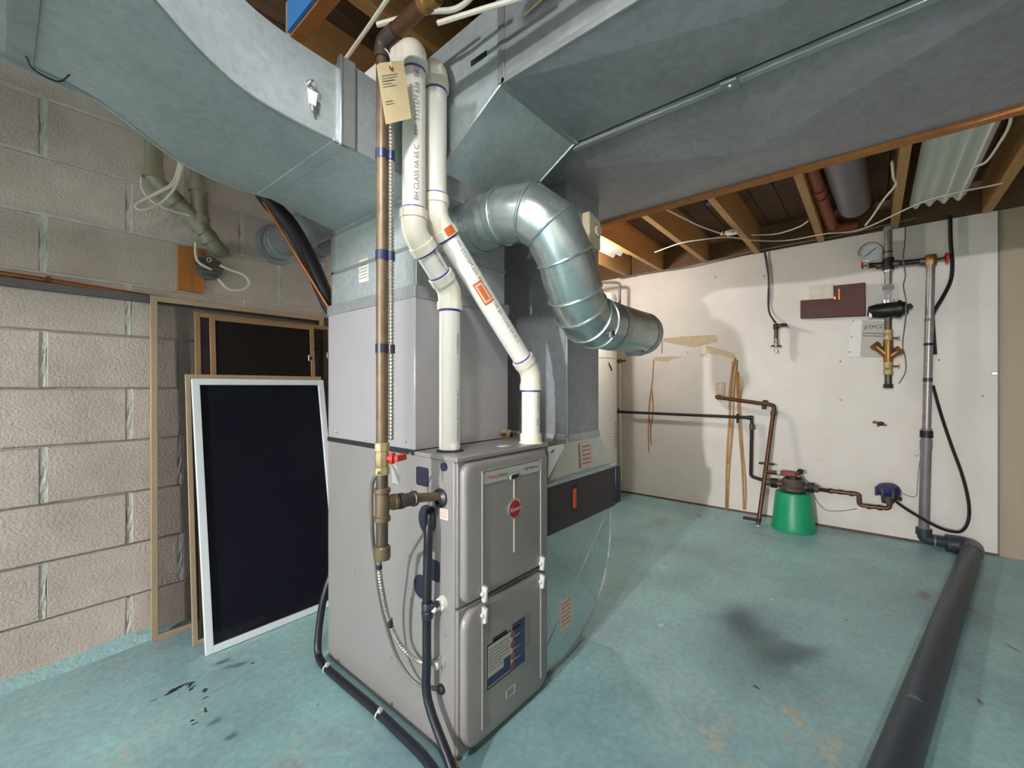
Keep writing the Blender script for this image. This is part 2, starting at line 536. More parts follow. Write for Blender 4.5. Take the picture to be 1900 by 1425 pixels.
    L.new(sep.outputs[1], rmp.inputs[0])
    mx = N.new('ShaderNodeMix'); mx.data_type = 'RGBA'
    L.new(mul.outputs[0], mx.inputs[0]); L.new(cur, mx.inputs[6]); L.new(rmp.outputs[0], mx.inputs[7])
    L.new(mx.outputs[2], b.inputs['Base Color'])


floor_material()


def white_wall_material():
    m = mat('white_board', srgb(216, 207, 199), .6, 0, col2=srgb(232, 225, 218), scale=1.4, bump=.08, bscale=30)
    nt = m.node_tree; N, L = nt.nodes, nt.links
    b = N['Principled BSDF']; cur = b.inputs['Base Color'].links[0].from_socket
    geo = N.new('ShaderNodeNewGeometry')
    vo = N.new('ShaderNodeTexVoronoi'); vo.inputs['Scale'].default_value = 6.5
    L.new(geo.outputs['Position'], vo.inputs['Vector'])
    mr = N.new('ShaderNodeMapRange'); mr.inputs['From Min'].default_value = .05; mr.inputs['From Max'].default_value = .03
    L.new(vo.outputs['Distance'], mr.inputs[0])
    mx = N.new('ShaderNodeMix'); mx.data_type = 'RGBA'
    L.new(mr.outputs[0], mx.inputs[0]); L.new(cur, mx.inputs[6]); mx.inputs[7].default_value = (*srgb(120, 110, 100), 1)
    L.new(mx.outputs[2], b.inputs['Base Color'])


white_wall_material()
mat('beige_board', srgb(168, 152, 132), .7, var=.06, scale=2.5)

# ------------------------------------------------------------------ room shell
WX, BY, ZJ = 3.89, 2.276, 2.10          # white wall, block wall, underside of joists
X0, Y0, ZS = -5.0, -2.6, 2.33           # walls behind the viewer, subfloor
o = MB().box((X0 - .1, Y0 - .1, -.1), (WX + .25, BY + .25, 0)).build('floor', 'floor_paint'); tag(o, kind='structure')
ceiling = MB().box((X0 - .1, Y0 - .1, ZS + .004), (WX + .25, BY + .25, ZS + .08)).build('ceiling', 'subfloor_wood'); tag(ceiling, kind='structure')
y = Y0
while y < BY + .1:                       # subfloor boards
    MB().box((X0, y + .003, ZS - .014), (WX + .1, min(y + .137, BY + .1), ZS + .006)).build('subfloor_board', 'subfloor_wood', ceiling, smooth=0)
    y += .14
tag(MB().box((X0 - .1, Y0, 0), (X0, BY + .2, ZS)).build('wall_behind', 'back_wall'), kind='structure')
tag(MB().box((X0, Y0 - .1, 0), (WX + .2, Y0, ZS)).build('wall_near', 'back_wall'), kind='structure')

# block wall: mortar behind, blocks proud of it
wall_left = MB().box((X0, BY + .012, 0), (WX + .2, BY + .15, ZS)).build('wall_left', 'mortar', smooth=0)
tag(wall_left, kind='structure')
PITCH, BL = .2085, .398
block_meshes = {}


def block_mesh(w, v, m_):
    k = (round(w, 3), v, m_)
    if k in block_meshes: return block_meshes[k]
    rnd = random.Random(v * 13 + int(w * 1000))
    h = PITCH - .006; c = .004
    j = lambda: rnd.uniform(-.0012, .0012)
    pr = [(0, 0), (w, 0), (w, h), (0, h)]
    pi = [(c, c), (w - c, c), (w - c, h - c), (c, h - c)]
    v_ = [(x + j(), 0.05, z) for x, z in pr] + [(x + j(), 0.001, z + j()) for x, z in pr] + [(x + j(), -.004, z + j()) for x, z in pi]
    f_ = [(8, 9, 10, 11)] + [(4 + i, 4 + (i + 1) % 4, 8 + (i + 1) % 4, 8 + i) for i in range(4)] + [(i, (i + 1) % 4, 4 + (i + 1) % 4, 4 + i) for i in range(4)]
    me = bpy.data.meshes.new('block'); me.from_pydata(v_, [], f_); me.materials.append(M[m_]); me.update()
    block_meshes[k] = me
    return me


joint_meshes = {}


def joint_mesh(m_):
    if m_ not in joint_meshes:
        rnd = random.Random(3); v_, f_ = [], []
        n = 7
        for k in range(n):
            h = (PITCH - .008) * k / (n - 1); w = .009 + rnd.uniform(-.002, .004)
            v_ += [(-w - .002, .03, h), (-w, -.001, h), (0, -.0005 + rnd.uniform(-.002, .003), h), (w, -.001, h), (w + .002, .03, h)]
        for k in range(n - 1):
            for q in range(4): f_.append((5 * k + q, 5 * k + q + 1, 5 * k + q + 6, 5 * k + q + 5))
        me = bpy.data.meshes.new('mortar_joint'); me.from_pydata(v_, [], f_); me.materials.append(M[m_]); me.update()
        joint_meshes[m_] = me
    return joint_meshes[m_]


row = 0
z = -.018
while z < ZS - .1:
    x = (.081 if row % 2 else .312) - 14 * BL
    while x < WX:
        a, b_ = max(x, X0), min(x + BL, WX)
        if b_ - a > .06:
            wdt = b_ - a - .014
            o = bpy.data.objects.new('block', block_mesh(wdt, random.randrange(3), 'block_face'))
            COL.objects.link(o); o.parent = wall_left
            o.location = Vector((a + .007, BY + random.uniform(-.002, .002), z + .003)) - WL[wall_left]
            if b_ < WX:
                j = bpy.data.objects.new('mortar_joint', joint_mesh('mortar'))
                COL.objects.link(j); j.parent = wall_left
                j.location = Vector((b_ + random.uniform(-.003, .003), BY - .001, z + .004)) - WL[wall_left]
        x += BL
    row += 1
    z += PITCH
    if z > 1.38:                          # pale smeared bed joints on the upper wall
        MB().box((X0, BY - .0015, z - .004), (WX, BY + .02, z + .004)).build('bed_joint', 'mortar', wall_left, smooth=0)
# painted cove where the floor paint runs up the blocks
m = MB()
pr = []
n = 40
for i in range(n + 1):
    x = X0 + (WX - X0) * i / n
    h = .035 + .018 * math.sin(i * 2.3) * math.sin(i * .7)
    w = .03 + .012 * math.sin(i * 1.7 + 1)
    pr.append([(x, BY - .02 - w, -.002), (x, BY - .02, h * .6), (x, BY + .01, h)])
for i in range(n):
    for k in range(2): m.quad(pr[i][k], pr[i + 1][k], pr[i + 1][k + 1], pr[i][k + 1])
tag(m.build('baseboard_left', 'curb_paint'), kind='structure')

# white board wall and the beige board past its edge
PY = at(1853, 700, X=WX).y
wall_right = MB().box((WX, PY + .004, 0), (WX + .02, BY + .1, 2.105)).build('wall_right', 'white_board')
tag(wall_right, kind='structure')
tag(MB().box((WX + .006, Y0, 0), (WX + .026, PY - .004, 2.105)).build('wall_panel', 'beige_board'), kind='structure')
tag(MB().box((WX + .02, Y0, 2.0), (WX + .15, BY, ZS)).build('wall_backing', 'wood_dark'), kind='structure')
tag(MB().box((WX - .004, PY - .004, 0), (WX + .02, PY + .004, 2.1)).build('trim_1', 'cable_grey', bevel=.001), kind='structure')
wl = lambda px, py, off=0.0: at(px, py, X=WX - off)
# dark gap strip along the wall foot
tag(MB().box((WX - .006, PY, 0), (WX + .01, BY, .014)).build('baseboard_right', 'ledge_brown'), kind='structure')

# torn paper patches and brown glue drips on the white board
def wall_patch(name, pts, mt, th=.0025):
    MB().prism([wl(*p) for p in pts], (-th, 0, 0)).build(name, mt, wall_right, smooth=0)
wall_patch('torn_patch', [(1230, 628), (1270, 624), (1330, 621), (1332, 634), (1305, 640), (1290, 644), (1262, 640), (1250, 638), (1232, 634)], 'torn_paper')
wall_patch('torn_patch', [(1310, 641), (1345, 650), (1362, 655), (1368, 668), (1356, 664), (1330, 657), (1309, 656)], 'torn_paper')
wall_patch('torn_patch', [(1213, 663), (1245, 661), (1266, 662), (1246, 666), (1240, 671), (1214, 669)], 'torn_paper')
wall_patch('torn_patch', [(1299, 658), (1309, 655), (1312, 660), (1300, 662)], 'torn_paper')
wall_patch('torn_patch', [(1368, 694), (1378, 700), (1380, 720), (1374, 730), (1367, 712)], 'torn_paper')


def drip(pts, r):
    MB().tube(smooth_curve([wl(*p, .001) for p in pts], 4), r, 7).build('glue_drip', 'drip_brown', wall_right)
for pts, r in (([(1213, 668), (1211, 700), (1207, 735), (1203, 790), (1204, 840)], .005), ([(1209, 720), (1212, 760), (1207, 800), (1208, 825)], .006),
               ([(1206, 735), (1204, 765), (1208, 800)], .005), ([(1229, 632), (1228, 656)], .004),
               ([(1364, 664), (1358, 700), (1354, 770), (1349, 850), (1347, 945)], .008), ([(1368, 668), (1362, 720), (1360, 790), (1354, 860), (1350, 945)], .007),
               ([(1366, 668), (1368, 720), (1372, 800), (1378, 880), (1380, 945)], .008), ([(1370, 690), (1374, 760), (1378, 830), (1384, 900), (1383, 945)], .006),
               ([(1360, 670), (1353, 740), (1357, 800), (1352, 860)], .006), ([(1376, 720), (1374, 750), (1368, 780)], .005)):
    drip(pts, r)
for px, py in ((1560, 742), (1700, 845), (1640, 787), (1418, 512), (1327, 515)):          # plaster dabs and screw holes
    p = wl(px, py)
    MB().sphere(p, .012, 8, (.25, 1, .8)).build('plaster_dab', 'torn_paper', wall_right)
p = wl(1634, 786)
for dx_, dz_, r in ((0, 0, .022), (.03, .008, .016), (-.02, -.008, .014), (.012, -.014, .012)):
    MB().sphere(p + Vector((0, dx_, dz_)), r, 10, (.3, 1, .7)).build('scorched_hole', 'iron_black' if r > .02 else 'iron_warm', wall_right)

# ------------------------------------------------------------------ joists
jl = {1.80: 'above the water heater', 1.48: 'beside the lit corrugated sheet', 1.09: 'second beyond the return duct drop', .70: 'with a white splice box cable slung below', .285: 'beside the brown waste pipe',
      -.117: 'next to the pale corrugated sheet', -.54: 'over the edge of the white wall board'}
for i, (yy, w) in enumerate(jl.items()):
    o = thing('ceiling_joist', 'sawn pale wooden ceiling joist ' + w, 'joist', (2.2, yy, ZJ), 'ceiling joists')
    MB().box((.6, yy - .019, ZJ + .012), (WX - .005, yy + .019, ZS - .012)).build('web', 'wood_pale', o, smooth=0)
    MB().box((.6, yy - .0195, ZJ), (WX - .005, yy + .0195, ZJ + .0125)).build('lower_edge', 'wood_pale', o, smooth=0)
for yy, nth in ((-.95, 'first'), (-1.36, 'second'), (-1.77, 'third'), (-2.18, 'fourth')):
    o = thing('ceiling_joist', 'sawn wooden ceiling joist, %s beyond the one over the white board edge' % nth, 'joist', (2.2, yy, ZJ), 'ceiling joists')
    MB().box((.6, yy - .019, ZJ + .012), (WX - .005, yy + .019, ZS - .012)).build('web', 'wood_pale', o, smooth=0)
    MB().box((.6, yy - .0195, ZJ), (WX - .005, yy + .0195, ZJ + .0125)).build('lower_edge', 'wood_pale', o, smooth=0)
hd = thing('header_beam', 'wooden header beam with a blue face above the curved duct', 'beam', (.57, 0, ZJ))
MB().box((.556, Y0 + .02, ZJ), (.594, 1.355, ZS - .015)).build('beam', 'wood_orange', hd, smooth=0)
MB().box((.545, Y0 + .02, ZJ + .005), (.556, 1.352, ZS - .015)).build('blue_board', 'board_blue', hd, smooth=0)  # side face of the beam coloured blue

# ------------------------------------------------------------------ lamps
# bulb behind the return drop: it burns out the corrugated sheet above it and throws the pipe shadows on the white wall
BL_ = (2.80, 1.68, 1.955)
o = thing('bulb_lamp', 'bulb burning under the bright corrugated sheet behind the return drop', 'lamp', (BL_[0], BL_[1], BL_[2] + .05))
MB().lathe([(.055, .11), (.055, .135), (.03, .14)], (BL_[0], BL_[1], BL_[2] - .02)).build('lamp_holder', 'porcelain', o)
MB().lathe([(.018, .04), (.018, .11)], BL_).build('socket', 'porcelain', o)
MB().sphere(BL_, .05, 16).build('bulb', 'bulb_glow', o)
MB().box((BL_[0] - .05, BL_[1] - .05, BL_[2] + .115), (BL_[0] + .05, 1.82, ZJ + .002)).build('mounting_block', 'wood_dark', o)


# lamps out of the picture, placed from the shadows they throw: one at the far end of the basement behind the viewer
# (furnace shadow on the floor, duct shadow along the block wall), one overhead beside the bend of the duct (shadow of the key tag)
def dome_lamp(LA, mt, side, label, drop):
    LA = Vector(LA)
    tl = thing('ceiling_lamp_%s_offscreen' % side, label, 'lamp', LA + Vector((0, 0, -.06)))
    MB().lathe([(.2, -.012), (.19, .02), (.14, .075), (.07, .11), (.03, .125), (.03, .121), (.068, .106), (.136, .071), (.186, .018), (.197, -.012)], LA, (0, 0, 1), 32, False).build('shade', 'porcelain', tl, smooth=50)
    MB().sphere(LA + Vector((0, 0, drop)), .06, 18).build('bulb_%s_offscreen' % side, mt, tl)
    MB().lathe([(.022, .02), (.022, .13), (.012, .15)], LA, (0, 0, 1), 14).build('socket', 'porcelain', tl)
    MB().tube([LA + Vector((0, 0, .14)), Vector((LA.x, LA.y, ZS - .012))], .004, 6).build('cord', 'cable_black', tl)
dome_lamp((-4.6, .30, 1.74), 'lamp_glow', 'back', 'shaded lamp hung at the far end of the basement behind the viewer', -.035)
dome_lamp((-.05, .42, 1.915), 'lamp_glow_soft', 'left', 'shaded lamp hung overhead beside the bend of the curved duct', .02)

# ------------------------------------------------------------------ furnace
CY0 = 1.047                             # front of the coil casing that stands on the furnace
FX0, FX1, FY0, FY1, FZ = .788, 1.205, .857, 1.585, .838
fur = thing('furnace', 'grey sheet metal gas furnace cabinet with two front doors and a red round emblem', 'furnace', (1.0, 1.2, 0))
MB().box((FX0, FY0 + .016, 0), (FX1, FY1, FZ - .012)).build('cabinet', 'furnace_paint', fur, bevel=.003)
MB().box((FX0 - .004, FY0, FZ - .014), (FX1 + .004, CY0 - .001, FZ)).build('top_panel', 'furnace_paint', fur, bevel=.003)
MB().box((1.02, .90, FZ - .001), (1.06, .925, FZ + .0008)).build('top_sticker', 'label_paper', fur, smooth=0)
YF = FY0
up = MB().box((FX0 + .004, YF + .006, .424), (FX1 - .004, YF + .018, FZ - .016)).build('upper_door', 'furnace_door', fur, bevel=.003)
lo = MB().box((FX0 + .004, YF + .006, .016), (FX1 - .004, YF + .018, .416)).build('lower_door', 'furnace_door', fur, bevel=.003)


def pillow(x0, x1, z0, z1, r, y, t, dn=6):
    """rounded-rectangle raised panel facing -Y"""
    P = []
    for cx, cz, a0 in ((x1 - r, z1 - r, 0), (x0 + r, z1 - r, 90), (x0 + r, z0 + r, 180), (x1 - r, z0 + r, 270)):
        for k in range(dn + 1):
            a = math.radians(a0 + 90 * k / dn)
            P.append((cx + r * math.cos(a), cz + r * math.sin(a)))
    m = MB(); n = len(P)
    cx, cz = (x0 + x1) / 2, (z0 + z1) / 2
    def ring(ins, yy):
        sx = ((x1 - x0) / 2 - ins) / ((x1 - x0) / 2); sz = ((z1 - z0) / 2 - ins) / ((z1 - z0) / 2)
        return [(cx + (px - cx) * sx, yy, cz + (pz - cz) * sz) for px, pz in P]
    R = [ring(0, y), ring(.001, y - t * .55), ring(.006, y - t * .9), ring(.013, y - t)]
    vs_ = sum(R, [])
    fs_ = [(k * n + i, k * n + (i + 1) % n, (k + 1) * n + (i + 1) % n, (k + 1) * n + i) for k in range(3) for i in range(n)]
    fs_.append(tuple(range(3 * n, 4 * n)))
    m.add(vs_, fs_)
    return m
pillow(FX0 + .012, FX1 - .012, .43, FZ - .02, .03, YF + .007, .02).build('door_face', 'furnace_door', up, smooth=50)
pillow(FX0 + .012, FX1 - .012, .02, .412, .05, YF + .007, .02).build('door_face', 'furnace_door', lo, smooth=50)
YD = YF - .0135                                   # front of the door faces
for par, x, z0, z1 in ((up, .868, .47, .79), (up, 1.146, .47, .79), (lo, .868, .06, .375), (lo, 1.146, .06, .36)):
    MB().tube([(x, YD, z0), (x, YD, z1)], .0035, 8).build('pressed_rib', 'furnace_door', par)
MB().tube([(.868, YD, .79), (1.146, YD, .79)], .0025, 8).build('pressed_rib', 'furnace_door', up)
MB().tube([(1.008, YD, .52), (1.008, YD, .745)], .003, 8).build('centre_rib', 'rib_light', up)
m = MB().prism([(.872, YD + .001, .752), (.975, YD + .001, .752), (.985, YD + .001, .766), (1.03, YD + .001, .766), (1.04, YD + .001, .752), (1.142, YD + .001, .752), (1.142, YD + .001, .786), (.878, YD + .001, .786), (.872, YD + .001, .78)], (0, -.003, 0))
strip = m.build('name_strip', 'label_silver', up, smooth=0)
text('lettering', 'Prestige', .017, (.912, YD - .0025, .769), (1, 0, 0), (0, 0, 1), 'ink_orange', strip, .15)
text('lettering', 'Series', .014, (.957, YD - .0025, .769), (1, 0, 0), (0, 0, 1), 'ink', strip)
text('lettering', 'High Efficiency', .0125, (1.09, YD - .0025, .77), (1, 0, 0), (0, 0, 1), 'ink', strip, .15)
pillow(.984, 1.031, .744, .765, .008, YD + .002, .007).build('door_pull', 'label_silver', up, smooth=50)
pillow(.99, 1.025, .748, .761, .005, YD - .0048, .0015).build('pull_recess', 'ink', up)
em = MB().lathe([(.031, 0), (.031, .003), (.028, .0045)], (1.008, YD + .001, .655), (0, -1, 0), 28).build('emblem', 'chrome', up)
MB().lathe([(.0265, .003), (.0265, .0052)], (1.008, YD + .001, .655), (0, -1, 0), 28).build('emblem_disc', 'emblem_red', em.parent)
text('emblem_lettering', 'Rheem', .0185, (1.009, YD - .0045, .654), (1, 0, .05), (0, 0, 1), 'plug_white', up, .25)
for x, z, par in ((.872, .443, up), (.872, .383, lo), (1.148, .443, up), (1.148, .383, lo)):
    MB().hexa([(x - .006, YD + .002, z - .024), (x + .006, YD + .002, z - .024), (x + .006, YD + .002, z + .024), (x - .006, YD + .002, z + .024)],
              [(x - .005, YD - .012, z - .022), (x + .005, YD - .012, z - .022), (x + .005, YD - .016, z + .02), (x - .005, YD - .016, z + .02)]).build('latch', 'latch_plastic', par, bevel=.002)
    MB().lathe([(.007, 0), (.007, .01)], (x - .005, YD + .001, z), (0, -1, 0), 14).build('latch_boss', 'latch_plastic', par)
# guide label on the lower door
gl = MB().box((.885, YD - .0012, .16), (1.035, YD + .001, .288)).build('guide_label', 'label_cream', lo, smooth=0)
for (x0, x1, z0, z1, mt) in ((.885, 1.035, .284, .288, 'ink'), (.885, .888, .16, .288, 'ink'), (.885, 1.0, .16, .164, 'ink'), (.91, .972, .284, .297, 'ink'),
                             (.888, .99, .168, .192, 'label_blue'), (.958, .99, .192, .215, 'label_blue'), (1.0, 1.06, .262, .3, 'label_blue'), (1.0, 1.06, .226, .258, 'label_blue'), (1.0, 1.06, .192, .222, 'label_blue'), (1.0, 1.06, .16, .188, 'label_blue')):
    MB().box((x0, YD - .0018, z0), (x1, YD - .0008, z1)).build('print_block', mt, gl, smooth=0)
for z0 in (.208, .218, .228, .238, .248, .258, .268):
    MB().box((.893, YD - .0018, z0), (.953 if z0 < .22 else .985, YD - .0008, z0 + .0022)).build('print_line', 'ink_grey', gl, smooth=0)
for z0 in (.272, .24, .205, .174):
    MB().lathe([(.011, 0), (.011, .0012)], (1.0, YD - .001, z0), (0, -1, 0), 16).build('print_dot', 'print_rust', gl)
for a, b_ in (((.972, .087), (1.012, .087)), ((.972, .112), (1.012, .112)), ((.972, .087), (.972, .112)), ((1.012, .087), (1.012, .112))):
    MB().box((a[0] - .001, YD - .001, a[1] - .001), (b_[0] + .001, YD + .001, b_[1] + .001)).build('plate_outline', 'label_silver', lo, smooth=0)
MB().box((1.07, YD - .0006, .2), (1.088, YD + .001, .3)).build('energy_mark', 'ink_grey', lo, smooth=0)

# side of the cabinet (X = FX0)
sf = lambda px, py, off=0.0: at(px, py, X=FX0 - off)


def side_disc(name, px, py, r, mt, th=.003, rz=None):
    c = sf(px, py)
    m = MB().lathe([(r, 0), (r, th)], (0, 0, 0), (-1, 0, 0), 24)
    if rz: m.v = [Vector((p.x, p.y, p.z * rz)) for p in m.v]
    m.v = [p + c for p in m.v]
    return m.build(name, mt, fur)


def side_plate(name, px, py, w, h, mt, th=.002, r=.008):
    c = sf(px, py); P = []
    for sy, sz, a0 in ((1, 1, 0), (-1, 1, 90), (-1, -1, 180), (1, -1, 270)):
        for k in range(5):
            a = math.radians(a0 + 22.5 * k)
            P.append((c.x, c.y + sy * (w / 2 - r) + r * math.cos(a), c.z + sz * (h / 2 - r) + r * math.sin(a)))
    return MB().prism(P, (-th, 0, 0)).build(name, mt, fur, smooth=0)
side_plate('knockout', 784, 884, .056, .055, 'knockout_navy')
side_disc('knockout', 825, 866, .012, 'knockout_navy', .006)
gr = sf(818, 924)
MB().lathe([(.016, 0), (.027, 0), (.027, .006), (.016, .012), (.016, 0)], gr, (-1, 0, 0), 24, False).build('grommet', 'rubber', fur)
side_disc('knockout', 793, 964, .038, 'knockout_navy', rz=1.12)
side_plate('knockout', 806, 1058, .048, .06, 'knockout_navy')
side_disc('knockout', 782, 1088, .034, 'knockout_navy')
lb = side_plate('rating_label', 824, 954, .034, .03, 'label_paper', .001, .002)
c = sf(824, 954)
for k in range(4):
    MB().box((FX0 - .0018, c.y - .013, c.z + .009 - k * .006), (FX0 - .0008, c.y + .013, c.z + .0105 - k * .006)).build('print_line', 'ink_orange', lb, smooth=0)
for px, py in ((642, 878), (731, 898), (762, 906), (760, 968), (759, 1030), (758, 1092), (762, 1112), (614, 1034), (658, 1058), (727, 1220), (828, 1118), (828, 1178), (820, 1244), (626, 802), (762, 842)):
    side_disc('screw', px, py, .0042, 'screw', .003)
pl = sf(822, 1118)
MB().lathe([(.02, 0), (.016, .015), (.011, .018), (.011, .04)], pl, (-1, -.1, 0), 18).build('drain_plug', 'plug_white', fur)

# ------------------------------------------------------------------ coil casing on the furnace
coil = thing('coil_casing', 'lilac grey sheet metal coil casing stacked on the back of the furnace', 'casing', (1.0, 1.3, FZ))
MB().box((FX0, CY0, FZ - .012), (FX1 + .012, FY1, 1.31)).build('shell', 'coil_paint', coil, bevel=.004)
MB().box((FX0 - .003, CY0 - .003, FZ - .013), (FX1 + .014, FY1, FZ + .003)).build('seam_gap_shade', 'ink', coil, smooth=0)  # black strip painting in the shadow of the gap below the casing
for px, py in ((622, 800), (680, 816), (753, 820), (634, 790)):
    c = sf(px, py)
    MB().lathe([(.0045, 0), (.003, .003)], c, (-1, 0, 0), 10).build('screw', 'screw', coil)
c = at(938, 806, Y=CY0)
df = MB().lathe([(.022, 0), (.022, .014), (.016, .016), (.016, .03)], c, (0, -1, 0), 6).build('drain_fitting', 'brass', coil, smooth=20)
MB().lathe([(.011, .03), (.011, .0305)], c, (0, -1, 0), 16).build('drain_bore', 'ink', coil)
MB().tube([c + Vector((-.04, -.012, .004)), c + Vector((.06, -.012, -.002))], .006, 10).build('drain_branch', 'brass_dark', coil)
MB().lathe([(.011, 0), (.011, .014)], c + Vector((.045, -.012, 0)), (1, 0, 0), 6).build('flare_nut', 'brass', coil, smooth=20)

# ------------------------------------------------------------------ supply plenum, right duct with its sloped throat
PX0, PX1 = .80, 1.205
pln = thing('supply_plenum', 'galvanised sheet metal plenum box between the coil casing and the ceiling ducts', 'duct', (1.0, 1.3, 1.31))
MB().box((FX0 - .003, CY0 - .004, 1.30), (FX1 + .015, FY1 + .003, 1.338)).build('base_collar', 'galvanised_dull', pln, bevel=.002)
MB().box((PX0, CY0 + .008, 1.336), (PX1, 1.572, 1.625)).build('lower_box', 'galvanised', pln, bevel=.002)
MB().box((.842, 1.0, 1.62), (PX1, 1.572, 2.05)).build('upper_box', 'galvanised_dull', pln, bevel=.002)
for za in (1.455, 1.6):
    MB().box((PX0 - .004, CY0 + .004, za), (PX1 + .004, 1.576, za + .012)).build('drive_cleat', 'cleat', pln, bevel=.002)
MB().box((PX0 - .004, CY0 + .004, 1.338), (PX0 + .012, CY0 + .02, 1.62)).build('corner_angle', 'cleat', pln, bevel=.001)
MB().box((PX0 - .004, 1.556, 1.338), (PX0 + .012, 1.576, 1.62)).build('corner_angle', 'cleat', pln, bevel=.001)
c = at(675, 502, X=PX0)
st = MB().box((PX0 - .0012, c.y - .03, c.z - .04), (PX0 + .001, c.y + .03, c.z + .04)).build('paper_sticker', 'label_paper', pln, smooth=0)
for k in range(6):
    MB().box((PX0 - .002, c.y - .024, c.z + .028 - k * .011), (PX0 - .0011, c.y + .018 + .006 * (k % 2), c.z + .03 - k * .011)).build('print_line', 'ink_grey', st, smooth=0)

ZD, DX0, DX1 = 1.83, .84, 1.20
d1 = thing('supply_trunk_duct', 'galvanised trunk duct with a sloped throat rising from the plenum', 'duct', (1.0, -.6, ZD))
TH = .745                                        # where the throat meets the level duct
def crossbreak(m, x0, x1, y0, y1, z, s, flip=1):
    """panel face pressed into a shallow pyramid"""
    m.add([(x0, y0, z), (x1, y0, z), (x1, y1, z), (x0, y1, z), ((x0 + x1) / 2, (y0 + y1) / 2, z - s)], [(0, 1, 4), (1, 2, 4), (2, 3, 4), (3, 0, 4)])
yy = TH
k = 0
while yy > Y0 + .05:
    y1 = max(yy - 1.2, Y0 + .02)
    m = MB()
    m.add([(DX0, yy, ZD), (DX1, yy, ZD), (DX1, y1, ZD), (DX0, y1, ZD), (DX0, yy, 2.06), (DX1, yy, 2.06), (DX1, y1, 2.06), (DX0, y1, 2.06)], [(4, 5, 6, 7), (0, 1, 5, 4), (1, 2, 6, 5), (2, 3, 7, 6), (3, 0, 4, 7)])
    crossbreak(m, DX0, DX1, yy, y1, ZD, .02)
    m.build('duct_section', 'galvanised_dull', d1, smooth=0)
    for (a, b_) in (((DX0 - .004, yy - .012, ZD - .004), (DX1 + .004, yy + .012, ZD + .001)), ((DX0 - .004, yy - .012, ZD - .004), (DX0 + .001, yy + .012, 2.062))):
        MB().box(a, b_).build('drive_cleat', 'cleat', d1, bevel=.0015)
    yy = y1
MB().box((DX0 - .004, Y0 + .02, ZD - .003), (DX0 + .004, TH, ZD + .012)).build('corner_flange', 'cleat', d1, bevel=.0015)
lo_ = [(DX0, TH, ZD), (DX1, TH, ZD), (PX1 - .002, 1.045, 1.66), (.842, 1.045, 1.66)]
hi_ = [(DX0, TH, 2.06), (DX1, TH, 2.06), (PX1 - .002, 1.045, 2.05), (.842, 1.045, 2.05)]
th = MB().hexa(lo_, hi_).build('throat', 'galvanised', d1, smooth=0)
for a, b_ in ((lo_[0], lo_[3]), (lo_[1], lo_[2])):
    MB().tube([a, b_], .004, 6).build('throat_seam', 'cleat', d1)
MB().box((DX0 - .002, .80, 1.93), (DX0 + .002, .86, 1.945)).build('slot', 'ink', d1)
cl = MB().tube(smooth_curve([(DX0 - .004, .60, 1.99), (DX0 - .03, .60, 2.0), (DX0 - .03, .585, 1.975), (DX0 - .012, .60, 1.965), (DX0 - .012, .66, 1.955)], 6), .003, 8).build('wire_clip', 'brass', d1)

# ------------------------------------------------------------------ wide return duct with pressed panels
d2 = thing('return_trunk_duct', 'wide grey return duct with a mauve light tint painted in, diagonally creased panels and a wooden edge strip', 'duct', (1.5, -.6, ZD))
RX0, RX1 = 1.225, 1.86
yy = 1.50
for k, y1 in enumerate((1.05, -.44, -1.9, Y0 + .02)):
    m = MB()
    m.add([(RX0, yy, ZD), (RX1, yy, ZD), (RX1, y1, ZD), (RX0, y1, ZD), (RX0, yy, 2.06), (RX1, yy, 2.06), (RX1, y1, 2.06), (RX0, y1, 2.06)], [(4, 5, 6, 7), (0, 1, 5, 4), (1, 2, 6, 5), (2, 3, 7, 6), (3, 0, 4, 7)])
    crossbreak(m, RX0, RX1, yy, y1, ZD, .004 if k == 0 else .045)
    m.build('duct_panel', 'galvanised_light_tint', d2, smooth=0)
    yy = y1
MB().box((RX0 - .016, Y0 + .02, ZD - .012), (RX0 + .004, .76, ZD + .004)).build('edge_channel', 'cleat', d2, bevel=.002)
MB().box((RX1 - .004, Y0 + .02, ZD - .014), (RX1 + .03, 1.50, ZD + .012)).build('wooden_strip', 'wood_orange', d2, smooth=0)
p = at(1347, 140, Z=ZD - .01)
MB().box((RX0 - .03, p.y - .02, ZD - .016), (RX0 + .012, p.y + .02, ZD - .008)).build('strap_plate', 'galvanised_dull', d2, bevel=.001)
MB().lathe([(.006, 0), (.004, .004)], (RX0 - .012, p.y, ZD - .016), (0, 0, -1), 10).build('screw', 'screw', d2)

# ------------------------------------------------------------------ curved duct on the left
ZB, ZT = 1.62, 1.80
near = [(.843, 1.006), (.66, .994), (.525, .984), (.46, .981), (.40, .976), (.33, .962), (.268, .935), (.2, .886), (.148, .838), (.09, .79), (.02, .762), (-.06, .752), (-.2, .75)]
far = [(.843, 1.568), (.66, 1.50), (.516, 1.435), (.47, 1.437), (.40, 1.43), (.335, 1.408), (.27, 1.368), (.212, 1.312), (.155, 1.252), (.10, 1.206), (.03, 1.182), (-.06, 1.174), (-.2, 1.17)]
def densify(pl):
    return [(p.x, p.y) for p in smooth_curve([(x, y, 0) for x, y in pl], 4)]
nd, fd = densify(near[2:]), densify(far[2:])
cd = thing('curved_supply_duct', 'bluish galvanised duct with a curved offset running along the block wall', 'duct', (.3, 1.2, ZB))


